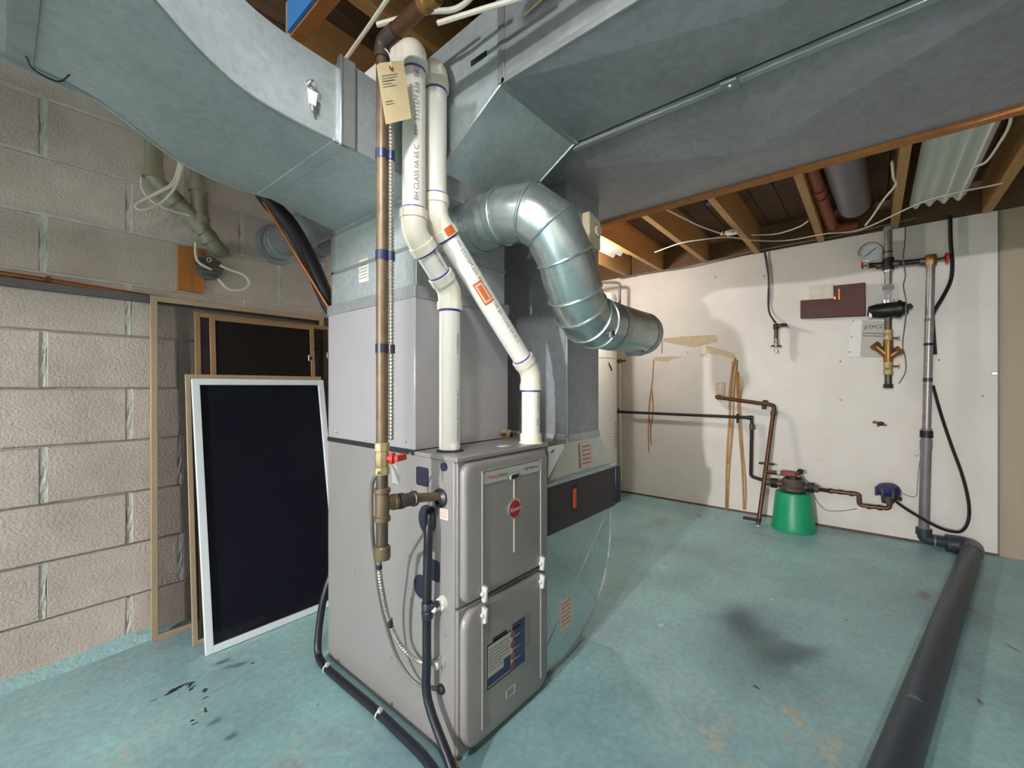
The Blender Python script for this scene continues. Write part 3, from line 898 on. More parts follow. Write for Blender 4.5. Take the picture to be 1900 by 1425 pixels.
def duct_strip(nl, fl_, z0, z1, name, mt):
    m = MB(); n = len(nl)
    v = [(x, y, z0) for x, y in nl] + [(x, y, z0) for x, y in fl_] + [(x, y, z1) for x, y in nl] + [(x, y, z1) for x, y in fl_]
    f = []
    for i in range(n - 1):
        f += [(i, i + 1, n + i + 1, n + i), (2 * n + i, 3 * n + i, 3 * n + i + 1, 2 * n + i + 1), (i, 2 * n + i, 2 * n + i + 1, i + 1), (n + i, n + i + 1, 3 * n + i + 1, 3 * n + i)]
    f += [(0, n, 3 * n, 2 * n), (n - 1, 3 * n - 1, 4 * n - 1, 2 * n - 1)]
    m.add(v, f)
    return m.build(name, mt, cd, smooth=30)
duct_strip(near[:3], far[:3], ZB, ZT + .03, 'straight_section', 'galvanised')
duct_strip(nd, fd, ZB, ZT, 'curved_section', 'galvanised')
duct_strip([(-.2, .75), (X0 + .01, .75)], [(-.2, 1.17), (X0 + .01, 1.17)], ZB, ZT, 'long_section', 'galvanised')
# hemmed edges
for pl_ in (nd, fd):
    MB().tube([(x, y, ZB - .001) for x, y in pl_], .003, 6).build('hem_seam', 'cleat', cd)
MB().tube([(x, y, ZB - .001) for x, y in near[:3]], .003, 6).build('hem_seam', 'cleat', cd)
MB().prism([(.535, .978, ZB - .003), (.50, .978, ZB - .003), (.49, 1.437, ZB - .003), (.525, 1.437, ZB - .003)], (0, 0, .006)).build('drive_cleat', 'galvanised', cd, bevel=.001)
MB().box((.518, .975, ZB - .003), (.555, .99, ZT + .03)).build('drive_cleat', 'cleat', cd, bevel=.002)
MB().box((.514, .972, ZB - .006), (.521, .99, ZT + .03)).build('drive_cleat', 'screw', cd, bevel=.002)
MB().prism([(.035, .745, ZB - .004), (.0, .745, ZB - .004), (-.004, 1.185, ZB - .004), (.03, 1.185, ZB - .004)], (0, 0, .006)).build('drive_cleat', 'galvanised_dull', cd, bevel=.001)
MB().tube([(X0 + .01, 1.182, ZB - .002), (-.0, 1.184, ZB - .002), (.085, 1.206, ZB - .002)], .007, 6).build('edge_angle', 'cleat', cd)
MB().tube(smooth_curve([(.075, 1.15, ZB - .003), (.06, 1.16, ZB - .02), (.03, 1.15, ZB - .02), (.02, 1.145, ZB - .003)], 5), .0015, 6).build('wire_hook', 'iron_black', cd)

# key with white tag hanging on the curved duct
c = at(575, 160, Y=.975)
kt = thing('key_with_tag', 'small key on a ring with a white plastic tag on the curved duct', 'key', c)
MB().torus(c + Vector((.0, -.008, .0)), (.4, 1, 0), .011, .0013, 20, 6).build('key_ring', 'chrome', kt)
MB().tube([c + Vector((0, .01, .008)), c + Vector((0, -.012, .008))], .003, 8).build('screw_hook', 'chrome', kt)
q = c + Vector((.002, -.01, -.012))
MB().hexa([q + Vector((-.009, -.0015, -.034)), q + Vector((.007, -.0015, -.034)), q + Vector((.007, .0015, -.034)), q + Vector((-.009, .0015, -.034))],
          [q + Vector((-.012, -.0015, -.002)), q + Vector((.011, -.0015, -.002)), q + Vector((.011, .0015, -.002)), q + Vector((-.012, .0015, -.002))]).build('tag', 'plug_white', kt, bevel=.001)
MB().tube([q + Vector((0, .002, .005)), q + Vector((.001, .002, -.046))], .0028, 8).build('key_blade', 'chrome', kt)

# ------------------------------------------------------------------ return drop, boot, filter rack, elbow
RY0, RY1 = .90, 1.42
rd = thing('return_drop', 'tall galvanised return air drop flaring into a boot above the filter rack', 'duct', (1.52, 1.15, .68))
MB().box((1.395, RY0, .83), (1.645, RY1, ZD + .005)).build('riser', 'galvanised_dull', rd, bevel=.003)
MB().hexa([(1.255, RY0 - .01, .682), (1.765, RY0 - .01, .682), (1.765, RY1, .682), (1.255, RY1, .682)], [(1.395, RY0, .83), (1.645, RY0, .83), (1.645, RY1, .83), (1.395, RY1, .83)]).build('boot', 'galvanised_smooth', rd, bevel=.002)
MB().box((1.391, RY0 - .004, .815), (1.649, RY1, .845)).build('drive_cleat', 'galvanised', rd, bevel=.002)
MB().box((1.39, RY0 - .004, .83), (1.402, RY0 + .01, ZD)).build('corner_bead', 'cleat', rd, bevel=.002)
c = at(1085, 845, Y=RY0)
lab = MB().add([c + Vector(p) for p in ((-.05, -.0125, -.045), (.045, -.0125, -.045), (.045, -.0045, .055), (-.05, -.0045, .055))], [(0, 1, 2, 3)]).build('paper_label', 'label_pink', rd, smooth=0)
for k in range(5):
    MB().add([c + Vector(p) for p in ((-.038, -.0128 + k * .0013, -.03 + k * .017), (.03, -.0128 + k * .0013, -.03 + k * .017), (.03, -.0126 + k * .0013, -.026 + k * .017), (-.038, -.0126 + k * .0013, -.026 + k * .017))], [(0, 1, 2, 3)]).build('print_line', 'ink_grey', lab, smooth=0)
# damper control box
c = at(1090, 430, Y=RY0)
tb = thing('control_box', 'small cream plastic control box with a round knob on the return drop', 'control box', (c.x, RY0, c.z - .07))
MB().hexa([(c.x - .045, RY0 - .035, c.z - .06), (c.x + .05, RY0 - .035, c.z - .075), (c.x + .05, RY0 + .002, c.z - .075), (c.x - .045, RY0 + .002, c.z - .06)],
          [(c.x - .045, RY0 - .035, c.z + .065), (c.x + .05, RY0 - .035, c.z + .05), (c.x + .05, RY0 + .002, c.z + .05), (c.x - .045, RY0 + .002, c.z + .065)]).build('housing', 'plastic_cream', tb, bevel=.006)
MB().lathe([(.024, 0), (.024, .008), (.02, .011)], (c.x + .02, RY0 - .034, c.z), (0, -1, 0), 24).build('knob', 'plastic_cream', tb)
MB().torus((c.x + .02, RY0 - .036, c.z), (0, 1, 0), .026, .002).build('knob_ring', 'ink_grey', tb)

fr = thing('filter_rack', 'dark purple brown air filter cabinet with an orange badge', 'filter cabinet', (1.5, 1.1, .50))
MB().box((1.209, .872, .502), (1.745, RY1 + .02, .682)).build('cabinet', 'filter_purple', fr, bevel=.003)
MB().box((1.207, .868, .676), (1.748, RY1 + .024, .688)).build('top_flange', 'galvanised', fr, bevel=.002)
MB().box((1.745, .866, .51), (1.79, RY1 + .02, .675)).build('access_door', 'filter_black', fr, bevel=.006)
c = at(1066, 925, Y=.87)
bd = pillow(c.x - .024, c.x + .024, c.z - .05, c.z + .052, .008, .873, .004).build('badge', 'ink', fr)
pillow(c.x - .012, c.x + .012, c.z - .038, c.z + .038, .006, .869, .003).build('badge_inlay', 'filter_orange', bd)

el = thing('return_elbow', 'galvanised return elbow with a rounded heel under the filter rack', 'duct', (1.45, 1.1, .0))
P = [(1.209, .006), (1.26, .006)]
for k in range(1, 15):
    a = math.radians(-90 + 90 * k / 14)
    P.append((1.29 + .435 * math.cos(a), .40 + .395 * math.sin(a)))
P += [(1.725, .503), (1.209, .503)]
MB().prism([(x, .885, z) for x, z in P], (0, RY1 - .885, 0)).build('body', 'galvanised_smooth', el, smooth=40)
MB().tube([(x, .884, z) for x, z in P[1:-1]], .0035, 6).build('heel_seam', 'cleat', el)
MB().tube([(1.235, .8845, .1), (1.70, .8845, .49)], .0022, 6).build('pressed_crease', 'galvanised', el)
MB().tube([(1.235, .8845, .47), (1.6, .8845, .14)], .0022, 6).build('pressed_crease', 'galvanised', el)
c = at(1052, 1135, Y=.885)
lab = MB().box((c.x - .05, .8838, c.z - .055), (c.x + .035, .886, c.z + .055)).build('paper_label', 'label_pink', el, smooth=0)
for k in range(6):
    MB().box((c.x - .042, .8832, c.z + .038 - k * .016), (c.x + .025, .8839, c.z + .041 - k * .016)).build('print_line', 'ink_grey', lab, smooth=0)

# installation booklet tucked beside the furnace
a, b_, c_, d_ = at(1017, 888, Y=.885), at(1018, 830, Y=.885), at(1047, 824, Y=.885), at(1046, 832, Y=.885)
bk = thing('booklet', 'folded white installation booklet tucked between furnace and filter rack', 'booklet', a)
MB().prism([a, b_, c_, d_], (.004, .008, 0)).build('pages', 'paper_white', bk, smooth=0)
MB().tube([b_ + Vector((.012, -.003, -.02)), b_ + Vector((.03, -.003, -.012))], .002, 6).build('print_mark', 'ink', bk)

# ------------------------------------------------------------------ round galvanised pipe
rp = thing('round_vent_pipe', 'shiny round galvanised duct pipe with two segmented elbows in front of the plenum', 'pipe', (1.2, .8, 1.25))
A0, A1, A2, A3 = Vector((1.01, 1.06, 1.565)), Vector((1.012, .715, 1.575)), Vector((1.21, .725, 1.25)), Vector((1.70, .725, 1.25))
path = fillet([A0, A1, A2, A3], .165, 3)
R = .086
MB().tube(path, R, 36, True).build('pipe', 'galvanised_bright', rp, smooth=32)
for i, p in enumerate(path[1:-1], 1):
    d = ((path[i + 1] - p).normalized() + (p - path[i - 1]).normalized()).normalized()
    MB().torus(p, d, R * 1.015, .0045, 36, 8).build('elbow_bead', 'galvanised_bright', rp)
for s in (.25, .93):
    p = path[-2].lerp(path[-1], s)
    MB().lathe([(R + .0012, -.02), (R + .0012, .02)], p, (1, 0, 0), 36, False).build('foil_tape', 'cleat', rp)
for s in (.1, .3, .75):
    p = path[0].lerp(path[1], s)
    MB().lathe([(R + .001, -.018), (R + .0015, 0), (R + .001, .018)], p, path[1] - path[0], 36, False).build('foil_tape', 'galvanised_bright', rp)
mid = (path[4] + path[5]) / 2; dd = (path[5] - path[4]).normalized()
MB().lathe([(R + .001, -.03), (R + .002, 0), (R + .001, .03)], mid, dd, 36, False).build('foil_tape', 'galvanised_bright', rp)
for k in range(6):                                # crimped tabs on top of the first elbow
    q = path[2].lerp(path[3], .3 + k * .22) if k < 4 else path[3].lerp(path[4], (k - 3.5) * .2)
    MB().box(q + Vector((-.003, -.004, R)), q + Vector((.003, .004, R + .012))).build('crimp_tab', 'galvanised', rp)
q = path[-2] + Vector((-.02, -R * .86, -R * .5))
MB().box(q + Vector((-.018, -.002, -.014)), q + Vector((.018, .004, .014))).build('sticker', 'label_cream', rp)
MB().box(q + Vector((-.004, -.003, -.008)), q + Vector((.01, -.001, .008))).build('sticker_print', 'ink', rp)
MB().lathe([(.04, 0), (.034, .014)], (1.62, .725, 1.25 - R + .006), (0, 0, -1), 18).build('take_off_collar', 'galvanised_dull', rp)

# ------------------------------------------------------------------ white PVC vents
RP = .0315
TOW = lambda p: Vector((-p[0], -p[1], 0)).normalized()


def pvc(name_label, pts, cps, tri):
    root = thing('vent_pipe', name_label, 'pipe', pts[0])
    path = fillet(pts, .07, 5)
    MB().tube(path, RP, 24).build('pipe', 'pvc', root)
    pts = [vec(p) for p in pts]
    # fittings: an elbow body at every bend with a socket hub on either side
    for i in range(1, len(pts) - 1):
        p, u, v = pts[i], (pts[i - 1] - pts[i]).normalized(), (pts[i + 1] - pts[i]).normalized()
        L = cps
        e = fillet([p + u * L, p, p + v * L], .06, 6)
        MB().tube(e, RP + .0035, 24).build('elbow', 'pvc_fitting', root)
        for w in (u, v):
            MB().lathe([(RP + .0065, 0), (RP + .0065, .024)], p + w * (L - .018), w, 24).build('socket_hub', 'pvc_fitting', root)
            MB().lathe([(RP + .0008, 0), (RP + .0008, .006)], p + w * (L + .006), w, 24).build('primer_ring', 'pvc_primer', root)
    MB().lathe([(RP + .01, 0), (RP + .01, .004), (RP + .002, .008)], pts[0], (0, 0, 1), 24).build('flange', tri, root)
    return root
V1 = [(.856, .968, FZ - .002), (.856, .968, 1.318), (.715, .955, 1.452), (.715, .955, 1.95), (.715, 1.25, 1.955)]
V2 = [(1.163, .898, FZ - .002), (1.163, .898, 1.08), (.793, .957, 1.515), (.793, .957, 1.94), (.793, 1.25, 1.945)]
p1 = pvc('white plastic vent pipe printed SYSTEM 636, rising beside the gas pipe', V1, .052, 'ink')
p2 = pvc('white plastic vent pipe with an orange sticker on its long diagonal run', V2, .055, 'pvc_fitting')
MB().lathe([(RP + .006, 0), (RP + .006, .034)], V2[0], (0, 0, 1), 24).build('base_coupling', 'pvc_fitting', p2)
t1 = TOW(V1[3]); rt = Vector((SA, -CA, 0))
text_on_pipe('lettering', 'BH CLASS IIA 65 C', .0185, (.715, .955, 1.527), (0, 0, 1), t1 + rt * .25, RP, 'ink_grey', p1)
text_on_pipe('lettering', 'SYSTEM 636  BRS', .02, (.715, .955, 1.74), (0, 0, 1), t1 + rt * .3, RP, 'ink_grey', p1)
text_on_pipe('lettering', '***', .022, (.715, .955, 1.70), (0, 0, 1), t1 + rt * .3, RP, 'ink_blue', p1)
text_on_pipe('lettering', 'SYSTEM 636  BH CLASS IIA 65 C', .011, (.856, .968, .87), (0, 0, 1), t1 + rt * 1.3, RP, 'ink_grey', p1)
text_on_pipe('lettering', 'SYSTEM 636', .011, (.856, .968, 1.13), (0, 0, 1), t1 + rt * 1.3, RP, 'ink_blue', p1)
a, b_ = Vector(V1[1]), Vector(V1[2]); ax = (a - b_).normalized()
text_on_pipe('lettering', 'BRS VENT TYPE BH CLASS IIA', .013, b_ + ax * .06, ax, t1 + rt * .9, RP, 'ink_grey', p1)
a, b_ = Vector(V2[1]), Vector(V2[2]); ax = (a - b_).normalized()
text_on_pipe('lettering', '*** SYSTEM 636 BRS', .017, b_ + ax * .08, ax, TOW(b_) + rt * .35 + Vector((0, 0, .2)), RP, 'ink_grey', p2)
text_on_pipe('lettering', 'VENT TYPE BH CLASS IIA 65 C', .016, b_ + ax * .235, ax, TOW(b_) + rt * .35 + Vector((0, 0, .2)), RP, 'ink_grey', p2)


def pipe_patch(name, p0, ax, toward, r, w0, w1, ang, mt, parent):
    ax = ax.normalized(); t = (toward - ax * toward.dot(ax)).normalized(); s = ax.cross(t)
    m = MB(); n = 6
    v = []
    for h in (w0, w1):
        for k in range(n + 1):
            a_ = ang * (k / n - .5)
            v.append(p0 + ax * h + (t * math.cos(a_) + s * math.sin(a_)) * r)
    m.add(v, [(k, k + 1, n + 2 + k, n + 1 + k) for k in range(n)])
    return m.build(name, mt, parent, smooth=60)
st = pipe_patch('sticker', b_, ax, TOW(b_) - rt * .1, RP + .0008, .21, .285, 1.0, 'ink_orange', p2)
pipe_patch('sticker_panel', b_, ax, TOW(b_) - rt * .1, RP + .0014, .216, .279, .75, 'torn_paper', p2)
pipe_patch('sticker_print', b_, ax, TOW(b_) - rt * .1, RP + .002, .222, .273, .4, 'ink_orange', p2)
pipe_patch('coupling_label', Vector(V2[2]), Vector(V2[1]) - Vector(V2[2]), TOW(b_) + rt * .3, RP + .0072, .034, .058, .8, 'ink_orange', p2)
text_on_pipe('lettering', '***', .017, (1.163, .898, .90), (0, 0, 1), TOW(V2[0]) + rt * 1.2, RP, 'ink_blue', p2)
text_on_pipe('lettering', 'SYSTEM 636', .01, (1.163, .898, .95), (0, 0, 1), TOW(V2[0]) + rt * 1.2, RP, 'ink_grey', p2)

# ------------------------------------------------------------------ gas pipe
GX, GY, RG = .60, .93, .0145
gp = thing('gas_pipe', 'brown iron gas drop pipe with a red handled valve and a tee to the furnace', 'pipe', (GX, GY, .61))
g = lambda z: (GX, GY, z)
ZV = at(712, 850, Y=GY).z; ZTEE = .738
MB().tube([g(ZV + .03), g(1.86)], RG, 18).build('riser', 'iron_warm', gp)
MB().tube([g(ZTEE + .03), g(ZV - .03)], RG, 18).build('nipple', 'iron_pipe', gp)
MB().tube([g(.615), g(ZTEE - .03)], RG, 18).build('drip_leg', 'iron_pipe', gp)
MB().lathe([(.019, 0), (.0205, .006), (.0205, .03), (.017, .034)], g(.602), (0, 0, 1), 20).build('end_cap', 'iron_warm', gp)
MB().lathe([(.0185, -.042), (.0205, -.04), (.0205, -.03), (.0175, -.028), (.0175, .028), (.0205, .03), (.0205, .04), (.0185, .042)], g(ZTEE), (0, 0, 1), 20).build('tee', 'iron_warm', gp)
gx = gr.x - .0
MB().lathe([(.0175, .012), (.0175, .03), (.0205, .031), (.0205, .04), (.0185, .041)], g(ZTEE), (1, 0, -.02), 20).build('tee_branch', 'iron_warm', gp)
MB().lathe([(.0195, .045), (.0205, .05), (.0205, .06), (.0175, .062), (.0175, .09), (.0205, .092), (.0205, .1), (.018, .102)], g(ZTEE), (1, 0, -.05), 20).build('street_elbow', 'iron_pipe', gp)
MB().tube([(GX + .03, GY, ZTEE), (GX + .1, GY, ZTEE - .004), (gr.x + .03, gr.y, gr.z)], .0125, 16).build('branch_nipple', 'iron_warm', gp)
MB().lathe([(.0175, -.04), (.0185, -.038), (.0185, -.022), (.015, -.02), (.0175, -.012), (.0175, .012), (.015, .018), (.0185, .02), (.0185, .038), (.0175, .04)], g(ZV), (0, 0, 1), 8).build('valve_body', 'brass', gp, smooth=20)
vh = MB().lathe([(.009, .012), (.009, .028)], g(ZV), (.6, -.8, 0), 12).build('valve_stem', 'red_paint', gp)
MB().lathe([(.015, .024), (.015, .03)], g(ZV), (.6, -.8, 0), 16).build('handle_disc', 'red_paint', gp)
q = Vector(g(ZV)) + Vector((.6, -.8, 0)) * .03
MB().hexa([q + Vector((-.006, -.004, -.008)), q + Vector((.034, .012, -.008)), q + Vector((.039, .0, -.008)), q + Vector((.002, -.014, -.008))],
          [q + Vector((-.006, -.004, .008)), q + Vector((.034, .012, .008)), q + Vector((.039, .0, .008)), q + Vector((.002, -.014, .008))]).build('lever', 'red_paint', gp, bevel=.002)
# overhead run
MB().tube(fillet([g(1.845), g(1.885), (GX + .0, GY - .06, 1.885)], .02, 4), .019, 18).build('overhead_elbow', 'iron_pipe', gp)
MB().tube([(GX, GY - .03, 1.885), (GX, .2, 1.89)], .017, 18).build('overhead_run', 'copper_dull', gp)
MB().lathe([(.021, 0), (.022, .006), (.022, .016), (.0185, .02), (.0185, .028), (.022, .03), (.022, .044), (.02, .046)], (GX, GY - .16, 1.887), (0, -1, 0), 18).build('union', 'brass_dark', gp)
for py, mt in ((289, 'tape_blue'), (475, 'tape_blue'), (647, 'tape_dark')):
    c = at(712, py, Y=GY)
    tp = MB().lathe([(RG + .0015, -.011), (RG + .0018, .011)], g(c.z), (0, 0, 1), 18, False).build('tape_wrap', mt, gp)
    MB().lathe([(.0095, -.012), (.0095, .01)], (GX + .0165, GY - .0145, c.z), (0, 0, 1), 12, False).build('tape_wrap', mt, gp)
# tag on the valve
q = Vector(g(ZV)) + Vector((.012, -.024, -.012))
vt = thing('valve_tag', 'small crumpled white tag hanging from the red gas valve', 'tag', q + Vector((0, 0, -.06)))
MB().add([q + Vector((-.002, 0, 0)), q + Vector((.006, -.004, .002)), q + Vector((.028, .002, -.04)), q + Vector((.014, -.008, -.052)), q + Vector((-.002, -.006, -.046))], [(0, 1, 2, 3), (0, 3, 4)]).build('paper', 'paper_white', vt, smooth=0)
md = vt.children[0].modifiers.new('thickness', 'SOLIDIFY'); md.thickness = .0006
MB().tube([q + Vector((0, .004, .012)), q], .0008, 6).build('string', 'cable_white', vt)
# manila tag
c = at(722, 118, Y=GY - .03); q = [at(x, y, Y=GY - .035) for x, y in ((698, 118), (748, 112), (763, 220), (716, 231))]
mt_ = thing('manila_tag', 'buff cardboard inspection tag with a red eyelet on the gas pipe', 'tag', q[3])
ctr = sum(q, Vector()) / 4
top = (q[0] + q[1]) / 2; dn = ((q[2] + q[3]) / 2 - top)
pg = [q[0] + dn * .03, q[0] + (q[1] - q[0]) * .12, q[0] + (q[1] - q[0]) * .88, q[1] + dn * .03, q[2], q[3]]
MB().prism(pg, (0, -.0012, 0)).build('card', 'paper_tag', mt_, smooth=0)
ey = top + dn * .11
MB().lathe([(.0065, 0), (.0065, .0012)], ey + Vector((0, -.001, 0)), (0, -1, 0), 18).build('eyelet', 'tag_eyelet', mt_)
MB().lathe([(.002, 0), (.002, .0016)], ey + Vector((0, -.0012, 0)), (0, -1, 0), 10).build('eyelet_hole', 'ink', mt_)
MB().tube(smooth_curve([ey + Vector((0, -.002, 0)), ey + Vector((-.004, .0, .03)), ey + Vector((-.006, .02, .055)), ey + Vector((.0, .05, .06))], 5), .0015, 6).build('wire', 'cable_white', mt_)
ux = (q[1] - q[0]).normalized(); uy = -dn.normalized()
for k, (w, mtl) in enumerate(((.055, 'ink_grey'), (.05, 'ink_grey'), (.042, 'ink'), (.03, 'ink_grey'), (.045, 'ink_grey'), (.026, 'ink_blue'), (.03, 'ink_grey'))):
    s0 = q[0] + (q[1] - q[0]) * .1 + dn * (.22 + k * .045 + (.2 if k > 4 else 0)) + Vector((0, -.0018, 0))
    MB().quad(s0, s0 + ux * w, s0 + ux * w + uy * .0016, s0 + uy * .0016).build('handwriting', mtl, mt_, smooth=0)

# ------------------------------------------------------------------ armoured cable and small tubing by the gas pipe
def armoured(pts, r, name, label, n=6):
    path = smooth_curve(pts, n)
    # helical ridges: radius modulated along a resampled path
    L = [0]
    for a, b_ in zip(path, path[1:]): L.append(L[-1] + (b_ - a).length)
    step = .0046; out = []; rr = []
    i = 0; s = 0; k = 0
    while s < L[-1]:
        while L[i + 1] < s: i += 1
        t = (s - L[i]) / max(1e-6, L[i + 1] - L[i])
        out.append(path[i].lerp(path[i + 1], t)); rr.append(r if k % 2 else r * .74)
        s += step; k += 1
    root = thing(name, label, 'cable', min(out, key=lambda p: p.z))
    MB().tube(out, rr, 10).build('sheath', 'armour', root)
    return root, out
AX = Vector((.0165, -.0145, 0))
armoured([(GX + AX.x, GY + AX.y, z) for z in (1.80, 1.6, 1.4, 1.2, 1.0, ZV + .045)], .0078, 'armoured_cable', 'straight armoured cable taped along the gas pipe')
bottom = [Vector(g(.615)) + Vector((-.01, -.012, 0)), at(703, 1045, X=.64), at(708, 1090, X=.66), at(720, 1145, X=.70), at(742, 1195, X=.742), at(770, 1223, X=.768), at(793, 1229, X=.776), sf(818, 1228, .012)]
ac, _ = armoured(bottom, .0076, 'armoured_cable', 'curving armoured cable entering the furnace side by a silver connector')
c = sf(820, 1228)
MB().lathe([(.016, 0), (.016, .006), (.012, .007), (.012, .024), (.009, .026)], c, (-1, 0, 0), 14).build('connector', 'screw', ac)
for px, py, X in ((703, 1048, .641), (724, 1156, .708)):
    q = at(px, py, X=X)
    MB().lathe([(.0078, -.012), (.0078, .012)], q, (.15, 0, -1), 12).build('tape_wrap', 'tape_dark', ac)
tb2 = [Vector(g(ZV - .03)) + Vector((-.012, -.012, 0)), at(690, 900, X=.59), at(690, 980, X=.59), at(697, 1040, X=.655), at(702, 1090, X=.68), at(714, 1150, X=.715), at(735, 1215, X=.745), at(762, 1258, X=.762), at(790, 1276, X=.775), sf(820, 1278)]
cc = thing('control_cable', 'thin brown cable drooping from the gas valve to the furnace side', 'cable', sf(820, 1278))
MB().tube(smooth_curve(tb2, 6), .0052, 10).build('sheath', 'cable_grey', cc)
MB().lathe([(.014, 0), (.014, .006), (.008, .012)], sf(820, 1278), (-1, 0, 0), 14).build('bushing', 'iron_black', cc)

# ------------------------------------------------------------------ drain hoses
h1 = thing('condensate_hose', 'black rubber condensate hose dropping down the furnace side to the floor', 'hose', at(800, 1390, Z=0))
p_ = [sf(799, 948, -.006), at(797, 950, X=.768), at(795, 985, X=.75), at(793, 1060, X=.748), at(792, 1140, X=.748), at(792, 1220, X=.748), at(794, 1300, X=.745), Vector((.745, .842, .05)), Vector((.735, .80, .016)), Vector((.72, .74, .014)), Vector((.68, .62, .014))]
MB().tube(smooth_curve(p_, 6), .0125, 14).build('hose', 'rubber', h1)
q = at(793, 1132, X=.748)
MB().lathe([(.0155, -.022), (.0165, -.02), (.0165, -.004), (.0145, -.002), (.0145, .002), (.0165, .004), (.0165, .02), (.0155, .022)], q, (0, 0, 1), 16).build('coupling', 'tape_dark', h1)
MB().tube([q, sf(812, 1120, .03)], .009, 12).build('branch', 'rubber', h1)
h2 = thing('floor_hose', 'black drain hose clipped along the floor at the foot of the furnace', 'hose', at(690, 1320, Z=0))
p_ = [Vector((.83, 1.61, .34)), Vector((.785, 1.612, .22)), Vector((.765, 1.612, .10)), Vector((.752, 1.59, .03)), Vector((.745, 1.54, .016)), Vector((.742, 1.45, .015)), Vector((.745, 1.2, .015)), Vector((.742, 1.05, .015)), Vector((.735, .93, .015)), Vector((.71, .82, .015)), Vector((.67, .72, .015)), Vector((.60, .58, .015))]
MB().tube(smooth_curve(p_, 6), .0135, 14).build('hose', 'rubber', h2)
for px, py in ((611, 1238), (710, 1322)):
    q = at(px, py, Z=.015)
    MB().torus((.743, q.y, .016), (0, 1, .1), .0155, .003, 20, 6).build('zip_tie', 'zip_tie', h2)
    MB().box((.735, q.y - .012, .026), (.745, q.y - .002, .04)).build('zip_tail', 'zip_tie', h2)
h3 = thing('copper_drain', 'short amber plastic drain tube curving over the floor by the furnace corner', 'tube', (.76, .84, 0))
MB().tube(smooth_curve([(.765, .86, .035), (.762, .83, .014), (.755, .78, .011), (.74, .72, .011), (.71, .64, .011)], 6), .0095, 12).build('tube', 'copper', h3)

# ------------------------------------------------------------------ screens against the block wall
def screen(label, x0, x1, zt, yb, yt, fw, mt, cloth, cat='window screen', bar=None, rot=0.0, zb=0.0):
    """framed fly screen leaning from yb at the floor to yt at the top"""
    root = thing('window_screen', label, cat, ((x0 + x1) / 2, yb, zb), 'window screens leaning on the block wall')
    dirv = Vector((0, yt - yb, zt - zb)); Ln = dirv.length; w = dirv / Ln
    n = Vector((0, -w.z, w.y))          # towards the room
    O = Vector((x0, yb, zb)); W = x1 - x0
    P = lambda u, v, t=0: O + Vector((u, 0, 0)) + w * v + n * t
    def bar_(u0, u1, v0, v1, name, t=.018 if mt == 'screen_white' else .011):
        return MB().hexa([P(u0, v0), P(u1, v0), P(u1, v1), P(u0, v1)], [P(u0, v0, t), P(u1, v0, t), P(u1, v1, t), P(u0, v1, t)]).build(name, mt, root, bevel=.0015)
    bar_(0, fw, 0, Ln, 'stile'); bar_(W - fw, W, 0, Ln, 'stile')
    bar_(fw, W - fw, 0, fw, 'rail'); bar_(fw, W - fw, Ln - fw, Ln, 'rail')
    MB().quad(P(fw * .8, fw * .8, .006), P(W - fw * .8, fw * .8, .006), P(W - fw * .8, Ln - fw * .8, .006), P(fw * .8, Ln - fw * .8, .006)).build('mesh', cloth, root, smooth=0)
    return root, P
s1, _ = screen('tall beige framed see-through fly screen standing flat on the block wall', .372, 1.085, 1.402, 2.225, 2.240, .022, 'screen_beige', 'fly_mesh')
s2, P2 = screen('brown framed dark fly screen, half hidden behind another brown one', .515, 1.12, 1.352, 2.135, 2.225, .02, 'screen_brown', 'fly_mesh_dense')
s3, P3 = screen('brown framed dark fly screen with small metal pull tabs', .566, 1.018, 1.342, 2.105, 2.212, .02, 'screen_brown', 'fly_mesh_dense')
s4, _ = screen('beige framed fly screen sandwiched just behind the white framed one', .472, 1.04, 1.082, 2.062, 2.176, .018, 'screen_beige', 'fly_mesh_dense')
s5, _ = screen('white framed screen with nearly black mesh leaning in front of the others', .487, 1.036, 1.062, 1.955, 2.15, .026, 'screen_white', 'fly_mesh_navy')
for P_, u, v, par in ((P3, .43, 1.18, s3), (P2, .586, 1.2, s2)):
    q = P_(u, v, .012)
    MB().box(q + Vector((-.012, -.003, -.016)), q + Vector((.012, .003, .016))).build('pull_tab', 'screw', par, bevel=.002)
    MB().box(q + Vector((-.007, -.004, -.01)), q + Vector((.007, -.0028, .008))).build('pull_slot', 'ink', par)

# ------------------------------------------------------------------ things on the block wall
lw = lambda px, py, off=0.0: at(px, py, Y=BY - off)
lz = lambda px, py: lw(px, py).z
cp = thing('copper_line', 'long copper water line running along the block wall', 'pipe', lw(300, 550, .02))
a, b_ = lw(0, 506, .022), lw(600, 600, .022)
e = (b_ - a)
MB().tube([a - e * 1.4, b_ + e * .3], .0075, 12).build('tube', 'copper', cp)
for s in (.1, .5):
    q = a.lerp(b_, s)
    MB().box(q + Vector((-.006, -.01, -.012)), q + Vector((.006, .025, .012))).build('clip', 'copper_dull', cp)
lg = thing('added_wall_strip', 'grey strip added over the bare block wall under the copper line', 'strip', lw(100, 530, .02))
z0 = a.z - .012
MB().box((X0 + .02, BY - .03, z0 - .03), (1.9, BY + .002, z0)).build('grey_strip', 'strip_grey', lg, bevel=.003)  # added strip, stands for a shaded band of bare block wall
